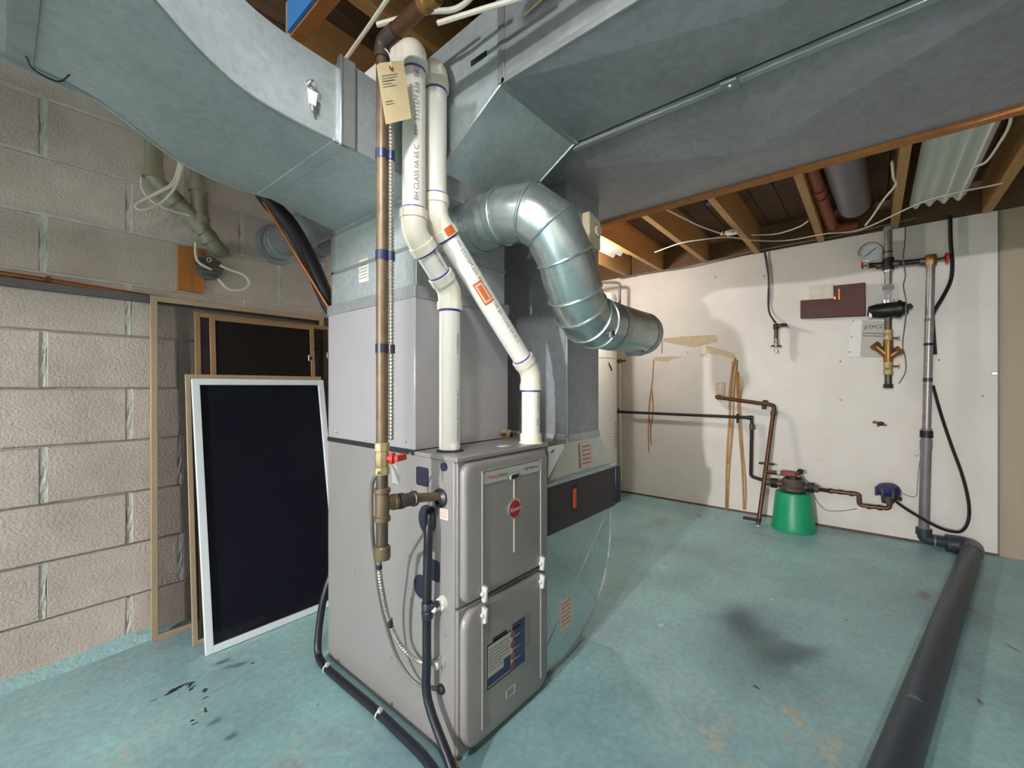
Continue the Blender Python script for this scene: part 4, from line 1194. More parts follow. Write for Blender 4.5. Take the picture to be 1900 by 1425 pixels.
# plank and junction box
a = lw(330, 455, .012); b_ = lw(378, 545, .012)
tag(MB().box((a.x, BY - .02, b_.z), (b_.x, BY - .001, a.z)).build('wood_plank', 'wood_orange', bevel=.002), 'short orange brown plank fixed upright to the block wall', 'plank')
c = lw(388, 497, .035)
jb = thing('junction_box', 'round grey metal junction box cover with black handwriting', 'junction box', (c.x, BY, c.z))
MB().lathe([(.05, -.03), (.05, .0), (.053, .0), (.053, .003), (.05, .004)], c, (0, -1, 0), 28).build('cover', 'cover_grey', jb)
for k, s in enumerate(('GARAGE', 'FRONT PORCH', 'LIGHTS AND', 'DOOR')):
    text('handwriting', s, (.022, .0165, .0165, .02)[k], (c.x, c.y - .0045, c.z + .027 - k * .02), (1, 0, 0), (0, 0, 1), 'ink', jb)
MB().torus(c + Vector((-.002, -.006, .034)), (0, 1, 0), .008, .002, 16, 6).build('knockout_ring', 'cable_white', jb)
wr = thing('white_cable', 'white cable looping out beside the junction box', 'cable', lw(430, 535, .05))
MB().tube(smooth_curve([lw(363, 450, .03), lw(363, 472, .04), lw(370, 488, .05), lw(392, 500, .04)], 5), .0055, 8).build('feed', 'cable_white', wr)
MB().tube(smooth_curve([lw(408, 492, .05), lw(425, 500, .06), lw(452, 510, .07), lw(462, 525, .07), lw(450, 537, .07), lw(425, 537, .07), lw(405, 518, .05)], 6), .0055, 8).build('loop', 'cable_white', wr)
# beige drain pipes
dp = thing('drain_pipe', 'beige plastic drain pipe with elbows on the upper block wall', 'pipe', lw(400, 480, .08))
RD = .03
pth = [lw(287, 225, .09), lw(284, 330, .09), lw(366, 412, .09), lw(380, 432, .09)]
MB().tube(fillet(pth, .06, 5), RD, 18).build('pipe', 'beige_drain', dp)
MB().tube(fillet([lw(368, 300, .09), lw(370, 415, .09), lw(402, 458, .09), lw(410, 468, .0)], .05, 4), RD * .95, 18).build('branch', 'beige_drain', dp)
for (x, y, x2, y2) in ((284, 318, 284, 330), (368, 345, 368, 354), (371, 405, 371, 414), (385, 438, 390, 445), (318, 366, 324, 372)):
    a, b_ = lw(x, y, .09), lw(x2, y2, .09)
    d = (b_ - a).normalized()
    MB().lathe([(RD * 1.18, -.016), (RD * 1.18, .016)], (a + b_) / 2, d, 18).build('hub', 'beige_drain', dp)
lc = thing('looped_cable', 'white cable hanging in a long loop below the curved duct', 'cable', lw(255, 385, .2))
for k, off in enumerate((.28, .26)):
    MB().tube(smooth_curve([lw(336 - 5 * k, 280, off), lw(335 - 4 * k, 310, off), lw(325 - 6 * k, 340, off), lw(295 - 3 * k, 357, off), lw(258 + 2 * k, 376 - 2 * k, off), lw(252 + 3 * k, 385, off), lw(268, 388 - 2 * k, off), lw(300 + k, 376, off), lw(326, 345, off), lw(338, 305, off), lw(338, 270, off)], 5), .0045, 8).build('strand', 'cable_white', lc)
MB().tube(smooth_curve([lw(262, 330, .12), lw(263, 350, .12), lw(280, 372, .12), lw(310, 388, .12), lw(352, 400, .12)], 5), .003, 8).build('tail', 'cable_white', lc)
# round ducts through the wall
for (px, py, lab, grp) in ((513, 455, 'round galvanised branch pipe entering the block wall under the curved duct', 'b'), (590, 452, 'round galvanised branch pipe next to the plenum corner', 'c')):
    c = lw(px, py)
    rb = thing('branch_pipe', lab, 'pipe', (c.x, BY - .3, c.z - .08))
    y_in = 1.40 if grp == 'b' else 1.52
    MB().lathe([(.074, 0), (.074, BY - y_in)], (c.x, BY, c.z), (0, -1, 0), 26).build('pipe', 'galvanised_dull', rb)
    MB().lathe([(.074, 0), (.1, .001), (.1, .006), (.076, .012)], (c.x, BY, c.z), (0, -1, 0), 26, False).build('flange', 'galvanised_dull', rb)
    for s in (.06, .1, .3):
        MB().torus((c.x, BY - s, c.z), (0, 1, 0), .076, .004, 26, 6).build('bead', 'galvanised', rb)
# insulated line
il = thing('insulated_line', 'black foam insulated refrigerant line sloping down behind the coil casing', 'pipe', at(612, 565, Y=1.64))
MB().tube(smooth_curve([at(470, 330, Y=1.80), at(500, 375, Y=1.78), at(540, 420, Y=1.74), at(575, 482, Y=1.70), at(600, 540, Y=1.66), at(618, 575, Y=1.65), at(650, 600, Y=1.635)], 6), .031, 16).build('insulation', 'insulation_black', il)
MB().tube(smooth_curve([at(490, 375, Y=1.72), at(520, 424, Y=1.70), at(560, 490, Y=1.67), at(600, 555, Y=1.63), at(622, 590, Y=1.60)], 6), .0055, 10).build('liquid_tube', 'copper', il)

# ------------------------------------------------------------------ overhead cables near the plenum
def cable(name, label, pts, r, mt, cat='cable', n=6):
    path = smooth_curve(pts, n)
    o = MB().tube(path, r, 8).build(name, mt)
    return tag(o, label, cat)
cable('overhead_cable', 'straight white cable stapled under the subfloor past the blue board', [at(636, 117, Z=1.98), at(680, 55, Z=1.98), at(722, -6, Z=1.98), at(760, -60, Z=1.98)], .0055, 'cable_white')
cable('overhead_cable', 'white cable sagging across above the gas pipe', [at(700, 46, Z=1.97), at(740, 35, Z=1.97), at(790, 22, Z=1.965), at(840, 18, Z=1.97), at(870, 0, Z=1.97), at(890, -30, Z=1.97)], .0065, 'cable_white')
cable('overhead_cable', 'white cable crossing in front of the trunk duct', [at(812, 43, Z=1.93), at(860, 28, Z=1.93), at(905, 14, Z=1.93), at(952, 0, Z=1.93), at(1010, -20, Z=1.93)], .006, 'cable_white')

# ------------------------------------------------------------------ water heater in the far corner
wh = thing('water_heater', 'tall white water heater standing in the far corner', 'water heater', (3.42, 1.93, 0))
MB().lathe([(.2, 0), (.21, .01), (.21, 1.82), (.2, 1.845), (.06, 1.88)], (3.42, 1.93, .0), (0, 0, 1), 40).build('tank', 'heater_white', wh)
MB().lathe([(.212, 0), (.212, .012)], (3.42, 1.93, 1.28), (0, 0, 1), 40).build('jacket_band', 'heater_white', wh)
q = at(1122, 805, X=3.28)
ang0 = math.atan2(q.y - 1.93, q.x - 3.42)
for k in range(8):
    m = MB(); n = 6
    z1 = 1.03 - (785 + k * 6.0 - 718) / F * 3.75
    v = []
    for zz in (z1, z1 - .009):
        for j in range(n + 1):
            a_ = math.radians(-88 + 34 * j / n)
            v.append((3.42 + .2115 * math.cos(a_), 1.93 + .2115 * math.sin(a_), zz))
    m.add(v, [(j, j + 1, n + 2 + j, n + 1 + j) for j in range(n)])
    m.build('print_line', 'ink_grey', wh, smooth=0)
tag(MB().tube(fillet([(3.52, 1.95, 1.86), (3.52, 1.95, 1.995), (3.60, 1.83, 1.995), (3.64, 1.775, 1.99), (3.64, 1.775, 1.70)], .03, 4), .012, 12).build('heater_conduit', 'cable_grey'), 'grey conduit bending down at the top of the water heater', 'conduit')
a, b_ = wl(1150, 672, .05), wl(1152, 893, .05)
hv = thing('wall_riser', 'thin white riser pipe with a small brass valve beside the water heater', 'pipe', b_)
MB().tube([a, b_], .012, 12).build('riser', 'heater_white', hv)
MB().lathe([(.02, -.01), (.024, 0), (.024, .02), (.016, .03)], a, (0, 0, 1), 14).build('valve', 'brass_dark', hv)
MB().tube([a + Vector((-.0, -.06, .012)), a + Vector((0, .05, .012))], .008, 10).build('valve_handle', 'copper_dull', hv)
MB().tube([wl(1148, 760, .05), wl(1148, 760, -.002)], .012, 8).build('stand_off', 'iron_black', hv)
cable('black_cable', 'short black cord poking from the water heater side', [(3.36, 1.71, 1.17), at(1120, 650, X=3.33), at(1132, 641, X=3.35), at(1138, 638, X=3.37)], .006, 'cable_black')

# ------------------------------------------------------------------ white wall: outlet and gas line
c = wl(1337, 722)
ot = thing('wall_outlet', 'cream duplex wall outlet above the dark gas pipe', 'outlet', c)
MB().box((WX - .006, c.y - .035, c.z - .057), (WX + .001, c.y + .035, c.z + .057)).build('plate', 'plastic_cream', ot, bevel=.003)
for s in (-.022, .022):
    rc = MB().lathe([(.017, .0), (.017, .0025)], (WX - .006, c.y, c.z + s), (-1, 0, 0), 18).build('receptacle', 'label_paper', ot)
    for t in (-.006, .006):
        MB().box((WX - .0092, c.y + t - .001, c.z + s - .004), (WX - .0082, c.y + t + .001, c.z + s + .006)).build('slot', 'ink', rc)
OF = .07
gl_ = thing('wall_gas_line', 'long thin dark iron pipe along the white wall dropping to the regulator', 'pipe', wl(1395, 880, OF))
MB().tube(fillet([wl(1146, 764, OF), wl(1395, 775, OF), wl(1393, 884, OF), wl(1432, 896, OF), wl(1455, 902, .11)], .03, 4), .0125, 14).build('pipe', 'iron_black', gl_)
MB().lathe([(.018, -.02), (.018, .02)], wl(1392, 775, OF), (0, 1, 0), 14).build('elbow_hub', 'iron_black', gl_)
MB().lathe([(.018, -.02), (.018, .02)], wl(1395, 792, OF), (0, 0, 1), 14).build('elbow_hub', 'iron_pipe', gl_)
MB().box(wl(1366, 768, OF + .02), wl(1372, 784, -.002)).build('pipe_strap', 'iron_black', gl_)
sp_ = thing('slanted_pipe', 'brown copper pipe slanting from the white wall down to a floor foot', 'pipe', at(1407, 975, Z=0))
ft = at(1407, 972, Z=.01)
top = wl(1437, 752, .09)
MB().tube(fillet([wl(1330, 736, .0), wl(1330, 737, .08), top, ft], .028, 5), .015, 14).build('pipe', 'copper_dull', sp_)
for q, d in ((wl(1420, 747, .085), (0, 1, 0)), (top.lerp(ft, .07), (ft - top)), (wl(1333, 737, .07), (1, 0, 0))):
    MB().lathe([(.02, -.016), (.02, .016)], q, d, 14).build('fitting_hub', 'copper_dull', sp_)
q = top.lerp(ft, .5)
MB().box(q + Vector((-.012, -.05, -.008)), q + Vector((.012, .05, .008))).build('clamp', 'iron_black', sp_, bevel=.002)
q = wl(1417, 752, .06); MB().box(q + Vector((-.02, -.012, -.03)), q + Vector((.058, .012, .0))).build('hanger', 'iron_black', sp_, bevel=.002)
MB().lathe([(.03, 0), (.03, .01), (.018, .016)], ft + Vector((0, 0, -.011)), (0, 0, 1), 16).build('foot', 'screw', sp_)
MB().box(ft + Vector((-.02, -.02, .02)), ft + Vector((.02, .1, .035))).build('foot_clamp', 'iron_black', sp_, bevel=.002)

# green bucket and the iron regulator standing on it
bb = at(1468, 982, Z=0)
bkx = min(bb.x + .02, WX - .16)
bc = Vector((bkx, bb.y - .01, 0))
bu = thing('green_bucket', 'upturned green plastic bucket on the floor by the white wall', 'bucket', bc)
MB().lathe([(.136, 0), (.138, .006), (.134, .03), (.113, .255), (.106, .27), (.02, .272)], bc, (0, 0, 1), 36).build('shell', 'bucket_green', bu, smooth=40)
MB().torus(bc + Vector((0, 0, .006)), (0, 0, 1), .136, .004, 36, 8).build('rim', 'bucket_green', bu)
rg = thing('iron_meter', 'dirty cast iron water meter resting on the green bucket', 'meter', bc + Vector((0, 0, .272)))
c = bc + Vector((0, 0, .272))
MB().lathe([(.06, 0), (.085, .012), (.085, .03), (.07, .04), (.075, .075), (.06, .095)], c, (0, 0, 1), 22).build('meter_body', 'meter_iron', rg)
MB().lathe([(.05, .095), (.05, .115), (.044, .12)], c, (0, 0, 1), 20).build('register', 'iron_black', rg)
MB().tube([c + Vector((0, .17, .045)), c + Vector((0, -.15, .04))], .026, 14).build('body_tube', 'meter_iron', rg)
for s, mt in ((.12, 'iron_black'), (-.105, 'iron_black')):
    MB().lathe([(.036, -.02), (.036, .02)], c + Vector((0, s, .043)), (0, 1, 0), 8).build('union_nut', mt, rg, smooth=20)
sv = MB().tube(fillet([sp_ and top.lerp(ft, .57), c + Vector((-.02, .07, .125)), c + Vector((-.02, -.045, .118))], .02, 3), .016, 12).build('inlet_branch', 'copper_dull', rg)
MB().box(c + Vector((-.045, -.02, .11)), c + Vector((-.005, .07, .15))).build('red_lever', 'red_faded', rg, bevel=.006)
MB().lathe([(.018, 0), (.02, .02), (.014, .03)], c + Vector((-.02, -.04, .14)), (0, -.4, 1), 14).build('valve_cap', 'iron_black', rg)
MB().lathe([(.02, -.012), (.02, .012)], c + Vector((-.02, .085, .125)), (0, 1, 0), 8).build('bright_nut', 'screw', rg, smooth=20)
# outlet run to the blue meter
orr = thing('outlet_pipe', 'brown copper outlet pipe with an offset leading to the blue meter', 'pipe', wl(1600, 935, .12))
PT = [c + Vector((0, -.1, .04)), wl(1540, 911, .13), wl(1594, 917, .13), wl(1594, 937, .13), wl(1650, 944, .13), wl(1651, 925, .13)]
MB().tube(fillet(PT, .022, 5), .014, 14).build('pipe', 'copper_dull', orr)
for q, d in ((wl(1541, 911, .13), (0, 1, 0)), (wl(1560, 913, .13), (0, 1, 0)), (wl(1580, 916, .13), (0, 1, 0)), (wl(1612, 940, .13), (0, 1, 0)), (wl(1632, 942, .13), (0, 1, 0))):
    MB().lathe([(.0175, -.012), (.0175, .012)], q, d, 14).build('solder_sleeve', 'copper_dull', orr)
c = wl(1647, 914, .13)
bm_ = thing('blue_meter', 'small blue topped meter head on the outlet pipe by the wall', 'meter', c + Vector((0, 0, -.06)))
MB().lathe([(.03, -.07), (.034, -.05), (.034, -.01), (.05, .0)], c, (0, 0, 1), 18).build('neck', 'iron_pipe', bm_)
MB().lathe([(.052, -.02), (.062, -.012), (.062, .018), (.05, .03), (.02, .034)], c + Vector((0, 0, .015)), (-.35, .15, 1), 22).build('meter_head', 'meter_blue', bm_)
for k in range(7):
    a_ = k * 2 * math.pi / 7
    MB().lathe([(.009, -.03), (.009, .028)], c + Vector((.058 * math.cos(a_), .058 * math.sin(a_), .005)), (0, 0, 1), 8).build('flange_bolt', 'meter_iron', bm_)
MB().lathe([(.012, 0), (.012, .05)], c + Vector((-.02, -.02, -.02)), (-.3, -1, -.2), 12).build('cable_gland', 'iron_black', bm_)
for lab, pts in (('thin grey wire drooping from the iron meter along the wall', [wl(1500, 893, .08), wl(1510, 920, .03), wl(1530, 945, .01), wl(1560, 948, .01), wl(1590, 944, .06)]),
                 ('thin grey wire looping from the blue meter up to the grey standpipe', [wl(1660, 908, .1), wl(1685, 920, .02), wl(1700, 920, .02), wl(1702, 900, .02), wl(1706, 860, .02), wl(1712, 840, .06)])):
    cable('thin_wire', lab, pts, .0022, 'cable_grey')

# grey standpipe and the floor drain line
sp0, sp1 = wl(1727, 492, .09), wl(1714, 996, .09)
gs = thing('standpipe', 'tall grey standpipe with taped joints beside the white wall', 'pipe', (sp1.x, sp1.y, .06))
MB().tube([sp0, sp0.lerp(sp1, .62)], .0215, 16).build('upper_tube', 'steel_pipe', gs)
MB().tube([sp0.lerp(sp1, .6), Vector((sp1.x, sp1.y, .06))], .027, 16).build('lower_tube', 'drain_grey', gs)
for f, r, mt, h in ((.42, .0235, 'tape_dark', .012), (.2, .0235, 'ink_grey', .008), (.62, .032, 'iron_black', .022), (.66, .03, 'drain_grey', .03), (.29, .024, 'iron_black', .008)):
    q = sp0.lerp(sp1, f)
    MB().lathe([(r, -h), (r, h)], q, sp1 - sp0, 16).build('joint_band', mt, gs)
ev = at(1790, 1030, Z=.045)
F0 = Vector((sp1.x, sp1.y, .055)); F1 = Vector((3.79, -.47, .05)); F2 = at(1640, 1500, Z=.048)
dirp = (at(1665, 1425, Z=.03) - F1); dirp.z = 0
F2 = F1 + dirp * 1.25; F2.z = .048
fp = thing('floor_drain_pipe', 'thick dark grey drain pipe lying across the floor from the standpipe', 'pipe', (F1.x - .5, F1.y, 0))
MB().tube(fillet([F0 + Vector((0, 0, .05)), F0, Vector((F1.x + .04, F1.y, .05))], .04, 5), .033, 18).build('short_leg', 'abs_pipe', fp)
MB().tube([F1, F2], .0465, 24).build('long_run', 'abs_pipe', fp)
MB().tube(fillet([Vector((F0.x, F0.y - .1, .05)), F1 + Vector((.02, 0, 0)), F1 + dirp.normalized() * .12], .05, 5), .052, 22).build('elbow', 'abs_pipe', fp)
MB().lathe([(.04, -.02), (.04, .02)], F0 + Vector((0, 0, .045)), (0, 0, 1), 18).build('elbow_hub', 'abs_pipe', fp)
MB().lathe([(.037, -.004), (.037, .004)], F0 + Vector((0, -.05, -.004)), (0, 1, 0), 18).build('hub_ring', 'drain_grey', fp)

# sprinkler style riser with gauge
RO = .08
r_ = lambda px, py, off=RO: wl(px, py, off)
rs = thing('test_riser', 'steel riser assembly with black valve, brass strainer and red hand wheels', 'riser', r_(1645, 722))
Yc = r_(1648, 490).y
rz = lambda py: r_(1648, py).z
V = lambda py: Vector((WX - RO, Yc, rz(py)))
MB().tube([V(424), V(485)], .0215, 16).build('top_pipe', 'steel_pipe', rs)
MB().lathe([(.026, -.012), (.026, .012)], V(424), (0, 0, 1), 14).build('top_cap', 'screw', rs)
MB().lathe([(.023, -.006), (.023, .006)], V(468), (0, 0, 1), 14).build('joint_band', 'iron_pipe', rs)
MB().lathe([(.028, -.04), (.031, -.038), (.031, -.022), (.026, -.02), (.026, .02), (.031, .022), (.031, .038), (.028, .04)], V(490), (0, 0, 1), 16).build('cross_fitting', 'iron_black', rs)
MB().tube([V(500), V(528)], .02, 16).build('mid_pipe', 'steel_pipe', rs)
MB().lathe([(.025, -.006), (.025, .006)], V(503), (0, 0, 1), 14).build('joint_band', 'screw', rs)
hl, hr = r_(1612, 493), r_(1727, 483)
MB().tube([hl, V(490), hr], .017, 14).build('cross_pipe', 'iron_black', rs)
for q, dr in ((r_(1662, 489), 1), (r_(1630, 493), 1), (r_(1712, 485), 1)):
    MB().lathe([(.0225, -.014), (.0225, .014)], q, (0, 1, .05), 14).build('pipe_coupling', 'iron_pipe', rs)
MB().lathe([(.026, -.035), (.03, -.02), (.03, .02), (.026, .035)], hr, (0, 0, 1), 10).build('angle_valve', 'brass_dark', rs, smooth=20)
MB().tube([hr, r_(1756, 478)], .008, 10).build('valve_stem', 'iron_black', rs)
def handwheel(c, d, R_, par):
    MB().torus(c, d, R_, R_ * .22, 20, 8).build('hand_wheel', 'red_paint', par)
    e1, e2 = frame_of(vec(d))
    for k in range(3):
        a_ = math.pi * k / 3
        u = (e1 * math.cos(a_) + e2 * math.sin(a_)) * R_
        MB().tube([c - u, c + u], R_ * .16, 8).build('wheel_spoke', 'red_paint', par)
handwheel(r_(1757, 478), (.1, -1, .05), .027, rs)
handwheel(r_(1600, 493), (.1, 1, 0), .02, rs)
MB().tube([r_(1600, 493), hl], .006, 10).build('valve_stem', 'brass_dark', rs)
MB().tube(fillet([hl + Vector((0, -.02, -.0)), hl + Vector((0, .0, -.0)), hl + Vector((0, .005, .05))], .015, 3), .01, 10).build('gauge_neck', 'brass', rs)
gc = r_(1615, 468, RO + .01)
pg_ = thing('pressure_gauge', 'round pressure gauge with a pale dial on the steel riser', 'gauge', gc + Vector((0, 0, -.065)))
gd = Vector((-1, -.1, 0))
MB().lathe([(.055, -.025), (.066, -.02), (.066, .008), (.061, .01), (.061, .004)], gc, gd, 32).build('case', 'chrome', pg_)
MB().lathe([(.0605, .0), (.0605, .0055)], gc, gd, 32).build('dial', 'gauge_face', pg_)
gn = gd.normalized()
gu = Vector((0, -1, 0)); gu = (gu - gn * gu.dot(gn)).normalized()
q0 = gc + gn * .0068
MB().tube([q0 - gu * .03 + Vector((0, 0, -.026)), q0 + gu * .026 + Vector((0, 0, .022))], .0022, 6).build('needle', 'ink', pg_)
for k in range(11):
    a_ = math.radians(-45 + 27 * k)
    w = gu * math.cos(a_) + Vector((0, 0, 1)) * math.sin(a_)
    MB().tube([q0 + w * .046, q0 + w * .055], .0011, 5).build('dial_mark', 'ink', pg_)
# sight box, valve body
q = V(545)
sb = MB().box(q + Vector((-.05, -.05, -.068)), q + Vector((.05, .06, .062))).build('sight_box', 'clear_plastic', rs, bevel=.006)
MB().lathe([(.03, .03), (.03, .055)], q, (0, 0, 1), 16).build('sight_switch', 'ink', rs)
MB().lathe([(.016, -.03), (.02, -.01), (.012, .0), (.02, .012), (.012, .03)], q, (0, 0, 1), 14).build('sight_mechanism', 'brass', rs)
MB().lathe([(.036, -.064), (.036, -.045)], q, (0, 0, 1), 16).build('sight_base', 'chrome', rs)
vb0, vb1 = r_(1610, 577), r_(1684, 570)
MB().tube([vb0, r_(1625, 577), r_(1645, 576), r_(1668, 573), vb1], [.03, .046, .052, .05, .038], 18).build('valve_body', 'valve_black', rs)
MB().lathe([(.058, -.012), (.058, .012)], r_(1668, 573), (0, 1, 0), 18).build('valve_flange', 'valve_black', rs)
MB().tube([vb1, r_(1692, 566)], .016, 12).build('valve_plug', 'valve_black', rs)
MB().box(r_(1618, 590, RO + .02), r_(1612, 578, RO + .03)).build('valve_port', 'steel_pipe', rs, bevel=.002)
MB().tube([V(588), V(614)], .019, 14).build('lower_pipe', 'iron_pipe', rs)
MB().lathe([(.024, -.035), (.026, -.03), (.026, .0), (.022, .004), (.025, .012), (.025, .035)], V(622), (0, 0, 1), 12).build('brass_union', 'brass', rs, smooth=20)
MB().tube([V(632), V(672)], .026, 16).build('strainer_body', 'brass_dark', rs)
for a, b_ in (((1647, 660), (1624, 641)), ((1648, 664), (1668, 650))):
    MB().tube([r_(*a), r_(*b_)], .022, 14).build('strainer_leg', 'brass_dark', rs)
    d = r_(*b_) - r_(*a)
    MB().lathe([(.028, -.014), (.028, .014)], r_(*b_), d, 8).build('strainer_cap', 'brass_dark', rs, smooth=20)
MB().lathe([(.024, -.045), (.026, -.04), (.026, -.01), (.022, -.006), (.026, .004), (.026, .045)], V(683), (0, 0, 1), 12).build('ball_valve', 'brass', rs, smooth=20)
for py in (628, 680):
    MB().tube([V(py) + Vector((-.01, -.02, 0)), V(py) + Vector((-.012, -.05, .0))], .006, 8).build('test_cock', 'brass_dark', rs)
    MB().box(V(py) + Vector((-.016, -.058, -.014)), V(py) + Vector((-.008, -.05, .014))).build('test_cock_handle', 'iron_pipe', rs)
MB().tube([V(694), V(720)], .0195, 14).build('tail_pipe', 'iron_pipe', rs)
MB().lathe([(.026, -.014), (.026, .012)], V(716), (0, 0, 1), 8).build('tail_cap', 'iron_black', rs, smooth=20)

# brown box and foam block
bx_ = thing('brown_cover', 'brown L shaped metal cover mounted on the white wall beside the black valve', 'cover', wl(1487, 592, .05))
pg2 = [wl(x, y, .0) for x, y in ((1487, 592), (1487, 560), (1548, 556), (1548, 533), (1606, 527), (1606, 587))]
MB().prism(pg2, (-.065, 0, 0)).build('casing', 'box_brown', bx_, bevel=.003)
a = wl(1557, 556, .06); MB().box(a + Vector((-.009, -.004, 0)), a + Vector((0, .004, .075))).build('edge_strip', 'copper', bx_)
a = wl(1549, 556, .06); MB().box(a + Vector((-.009, -.006, 0)), a + Vector((0, .006, .02))).build('edge_strip', 'copper', bx_)
a, b_ = wl(1502, 532), wl(1547, 560)
tag(MB().prism([wl(x, y) for x, y in ((1503, 559.5), (1502, 550), (1504, 544), (1502, 533), (1547, 529), (1548.3, 556.5))], (-.045, 0, 0)).build('foam_block', 'foam_beige', bevel=.003), 'pale broken foam block sitting behind the brown cover', 'block')
# notice in a plastic sleeve
nt_ = thing('wall_notice', 'white instruction card in a clear sleeve behind the brass strainer', 'notice', wl(1575, 660))
MB().prism([wl(x, y, .004) for x, y in ((1572, 661), (1581, 594), (1645, 596), (1645, 664))], (-.003, 0, 0)).build('card', 'label_cream', nt_, smooth=0)
MB().prism([wl(x, y, .008) for x, y in ((1572, 661), (1581, 594), (1600, 595), (1596, 662))], (-.001, 0, 0)).build('margin_strip', 'paper_white', nt_, smooth=0)
text('lettering', 'ETPCO', .036, wl(1622, 607, .0085), (0, -1, 0), (0, 0, 1), 'ink', nt_, .3)
for y in (617, 622):
    MB().prism([wl(px, yy_, .0085) for px, yy_ in ((1600, y), (1640, y + 1), (1640, y + 3), (1600, y + 2))], (-.001, 0, 0)).build('print_line', 'ink_grey', nt_, smooth=0)
for px, py in ((1583, 596), (1580, 625), (1576, 653)):
    MB().lathe([(.004, 0), (.004, .0015)], wl(px, py, .009), (-1, 0, 0), 8).build('punch_hole', 'ink', nt_)

# small hose valve on the wall with its wire pair
hv2 = thing('wall_valve', 'small copper stub with a brass valve hanging on the white wall', 'valve', wl(1440, 655, .08))
MB().tube(fillet([wl(1456, 603, .0), wl(1452, 603, .09), wl(1440, 606, .09), wl(1440, 628, .09)], .02, 4), .014, 12).build('stub_pipe', 'copper_dull', hv2)
MB().lathe([(.02, -.02), (.02, .02)], wl(1440, 606, .09), (0, 0, 1), 12).build('elbow_hub', 'iron_black', hv2)
MB().lathe([(.013, -.03), (.018, -.028), (.018, .0), (.013, .004), (.017, .012), (.017, .03)], wl(1440, 636, .09), (0, 0, 1), 12).build('valve_body', 'steel_pipe', hv2)
MB().tube([wl(1431, 642, .1), wl(1450, 642, .1)], .006, 8).build('tee_handle', 'iron_black', hv2)
MB().lathe([(.012, -.014), (.014, .014)], wl(1440, 651, .09), (0, 0, 1), 12).build('hose_thread', 'chrome', hv2)
MB().tube([wl(1452, 603, .09), wl(1459, 603, .12)], .01, 8).build('packing_nut', 'iron_black', hv2)
cable('ground_wire', 'twisted dark wire pair hanging from the joists to the wall valve', [wl(1418, 468, .03), wl(1422, 490, .02), wl(1426, 520, .02), wl(1425, 560, .02), wl(1428, 582, .03), wl(1440, 600, .08)], .006, 'cable_black')
cable('ground_wire', 'thin black wire hanging beside the twisted pair above the wall valve', [wl(1420, 468, .02), wl(1426, 500, .02), wl(1428, 545, .02), wl(1427, 575, .02), wl(1436, 598, .07)], .004, 'cable_grey')
# black cables by the riser
cable('thin_wire', 'thin dark wire dangling past the black valve and brass strainer', [wl(1680, 415, .02), wl(1679, 450, .02), wl(1676, 480, .11), wl(1680, 510, .05), wl(1676, 530, .12), wl(1681, 556, .15), wl(1680, 590, .145), wl(1675, 640, .03), wl(1680, 665, .03), wl(1680, 690, .02), wl(1668, 712, .02)], .0032, 'cable_grey')
cable('black_cable', 'thick black cable coming down from the joists to the standpipe', [wl(1763, 400, .03), wl(1764, 450, .03), wl(1767, 490, .03), wl(1764, 520, .03), wl(1750, 550, .05), wl(1732, 580, .08), wl(1731, 600, .07), wl(1733, 630, .07), wl(1735, 657, .06)], .0105, 'cable_black')
cable('black_cable', 'black cable swinging in a big loop from standpipe to blue meter', [wl(1731, 715, .07), wl(1745, 765, .06), wl(1765, 825, .05), wl(1785, 880, .05), wl(1797, 930, .05), wl(1797, 965, .05), wl(1785, 985, .08), wl(1765, 986, .12), wl(1738, 977, .145), wl(1700, 956, .15), wl(1672, 938, .15), wl(1652, 922, .15)], .0085, 'cable_black')
cv = wl(1846, 693)
tag(MB().box(cv + Vector((-.012, -.012, -.01)), cv + Vector((.001, .016, .01))).build('wall_bracket', 'screw', bevel=.003), 'tiny metal bracket at the edge of the white wall board', 'bracket')

# ------------------------------------------------------------------ overhead by the joists
def corrugated(label, x0, x1, y0, y1, z, n, amp, tilt=0.0):
    m = MB(); k = n * 6
    v = []
    for i in range(k + 1):
        t = i / k
        yy_ = y0 + (y1 - y0) * t
        zz = z + amp * math.cos(2 * math.pi * n * t)
        v += [(x0, yy_, zz), (x1, yy_, zz + tilt), (x0, yy_, zz + .004), (x1, yy_, zz + .004 + tilt)]
    f = []
    for i in range(k):
        a = 4 * i
        f += [(a, a + 1, a + 5, a + 4), (a + 2, a + 6, a + 7, a + 3), (a, a + 4, a + 6, a + 2), (a + 1, a + 3, a + 7, a + 5)]
    f += [(0, 2, 3, 1), (4 * k, 4 * k + 1, 4 * k + 3, 4 * k + 2)]
    m.add(v, f)
    return tag(m.build('corrugated_sheet', 'corrugated', smooth=60), label, 'sheet')
corrugated('pale corrugated plastic sheet hung between joists over the riser', 2.2, 3.56, -.415, -.175, 2.135, 4, .016, -.01)
corrugated('brightly lit corrugated sheet above the hidden bulb', 2.2, 3.46, 1.51, 1.785, 2.19, 4, .018)
wp = thing('waste_pipe', 'rusty brown waste pipe with an elbow between two joists', 'pipe', (3.6, .2, 2.13))
zz = 2.17
MB().tube(fillet([at(1497, 290, Z=zz), at(1545, 425, Z=zz), at(1590, 418, Z=zz)], .06, 4), .036, 16).build('pipe', 'pipe_rust', wp)
a, b_ = at(1497, 290, Z=zz), at(1545, 425, Z=zz)
for s in (.35, .45, .95):
    MB().lathe([(.043, -.02), (.043, .02)], a.lerp(b_, s), b_ - a, 16).build('hub', 'pipe_rust', wp)
tag(MB().tube([(2.2, .13, 2.19), (3.45, .085, 2.185)], .085, 24).build('round_duct', 'ceiling_duct'), 'dull round duct stub tucked up between the joists', 'duct')
ZC = 2.09
q = at(1362, 362, Z=2.13)
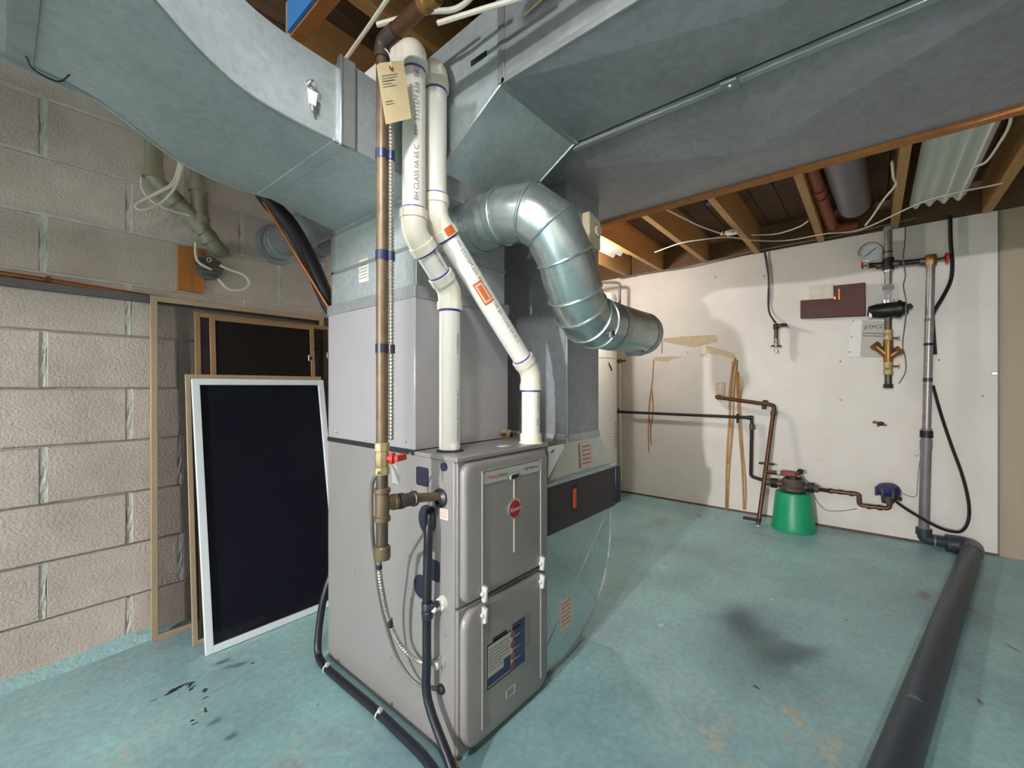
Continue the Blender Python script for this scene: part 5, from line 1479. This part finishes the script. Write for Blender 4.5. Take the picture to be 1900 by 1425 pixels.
tag(MB().box((q.x - .03, .718, 2.115), (q.x + .03, .755, 2.165)).build('junction_clip', 'meter_blue', bevel=.004), 'small blue plastic box fixed to the side of a joist', 'box')
cable('ceiling_cable', 'white cable drooping from joist to joist under the ceiling near the white wall', [at(1215, 468, Z=ZC), at(1260, 452, Z=ZC), at(1300, 445, Z=2.085), at(1350, 440, Z=ZC), at(1400, 446, Z=2.085), at(1460, 446, Z=ZC), at(1530, 434, Z=2.09), at(1600, 425, Z=2.085), at(1720, 372, Z=2.09), at(1860, 340, Z=2.09)], .0045, 'cable_white')
cable('ceiling_cable', 'white cable slung diagonally from the duct edge to the splice', [at(1222, 382, Z=2.09), at(1255, 398, Z=2.088), at(1300, 420, Z=2.086), at(1340, 434, Z=2.086)], .0045, 'cable_white')
cable('ceiling_cable', 'pair of pale cables bunched along the middle joists', [at(1395, 436, Z=2.09), at(1440, 434, Z=2.088), at(1480, 422, Z=2.09), at(1500, 410, Z=2.088)], .004, 'cable_white')
cable('ceiling_cable', 'white cable branching down past the round duct stub', [at(1655, 300, Z=2.08), at(1658, 330, Z=2.08), at(1662, 343, Z=2.075), at(1640, 370, Z=2.05), at(1620, 400, Z=2.03), at(1606, 418, Z=2.02)], .0055, 'cable_white')
cable('ceiling_cable', 'white cable hooked beside the corrugated sheet and the end joist', [at(1878, 205, Z=2.085), at(1872, 235, Z=2.085), at(1855, 265, Z=2.085), at(1830, 300, Z=2.08), at(1805, 310, Z=2.085)], .0055, 'cable_white')
cable('ceiling_cable', 'dark cable running along the top of the white wall board', [wl(1150, 516, .06), wl(1200, 506, .07), wl(1260, 497, .08), wl(1310, 486, .09), wl(1420, 462, .06), wl(1560, 436, .06), wl(1700, 404, .06)], .006, 'cable_grey')
spb = at(1350, 436, Z=2.075)
so = thing('cable_splice', 'small knot of white cable in a clear splice under the joists', 'splice', spb)
MB().tube(smooth_curve([spb + Vector((-.05, .02, .01)), spb + Vector((0, .04, .012)), spb + Vector((.04, 0, .02)), spb + Vector((0, -.04, .008)), spb + Vector((-.04, 0, .012)), spb + Vector((.02, .02, .02))], 6), .0055, 8).build('coil', 'cable_white', so)
MB().box(spb + Vector((-.01, -.06, -.0)), spb + Vector((.03, .01, .03))).build('splice_cover', 'plug_white', so, bevel=.004)
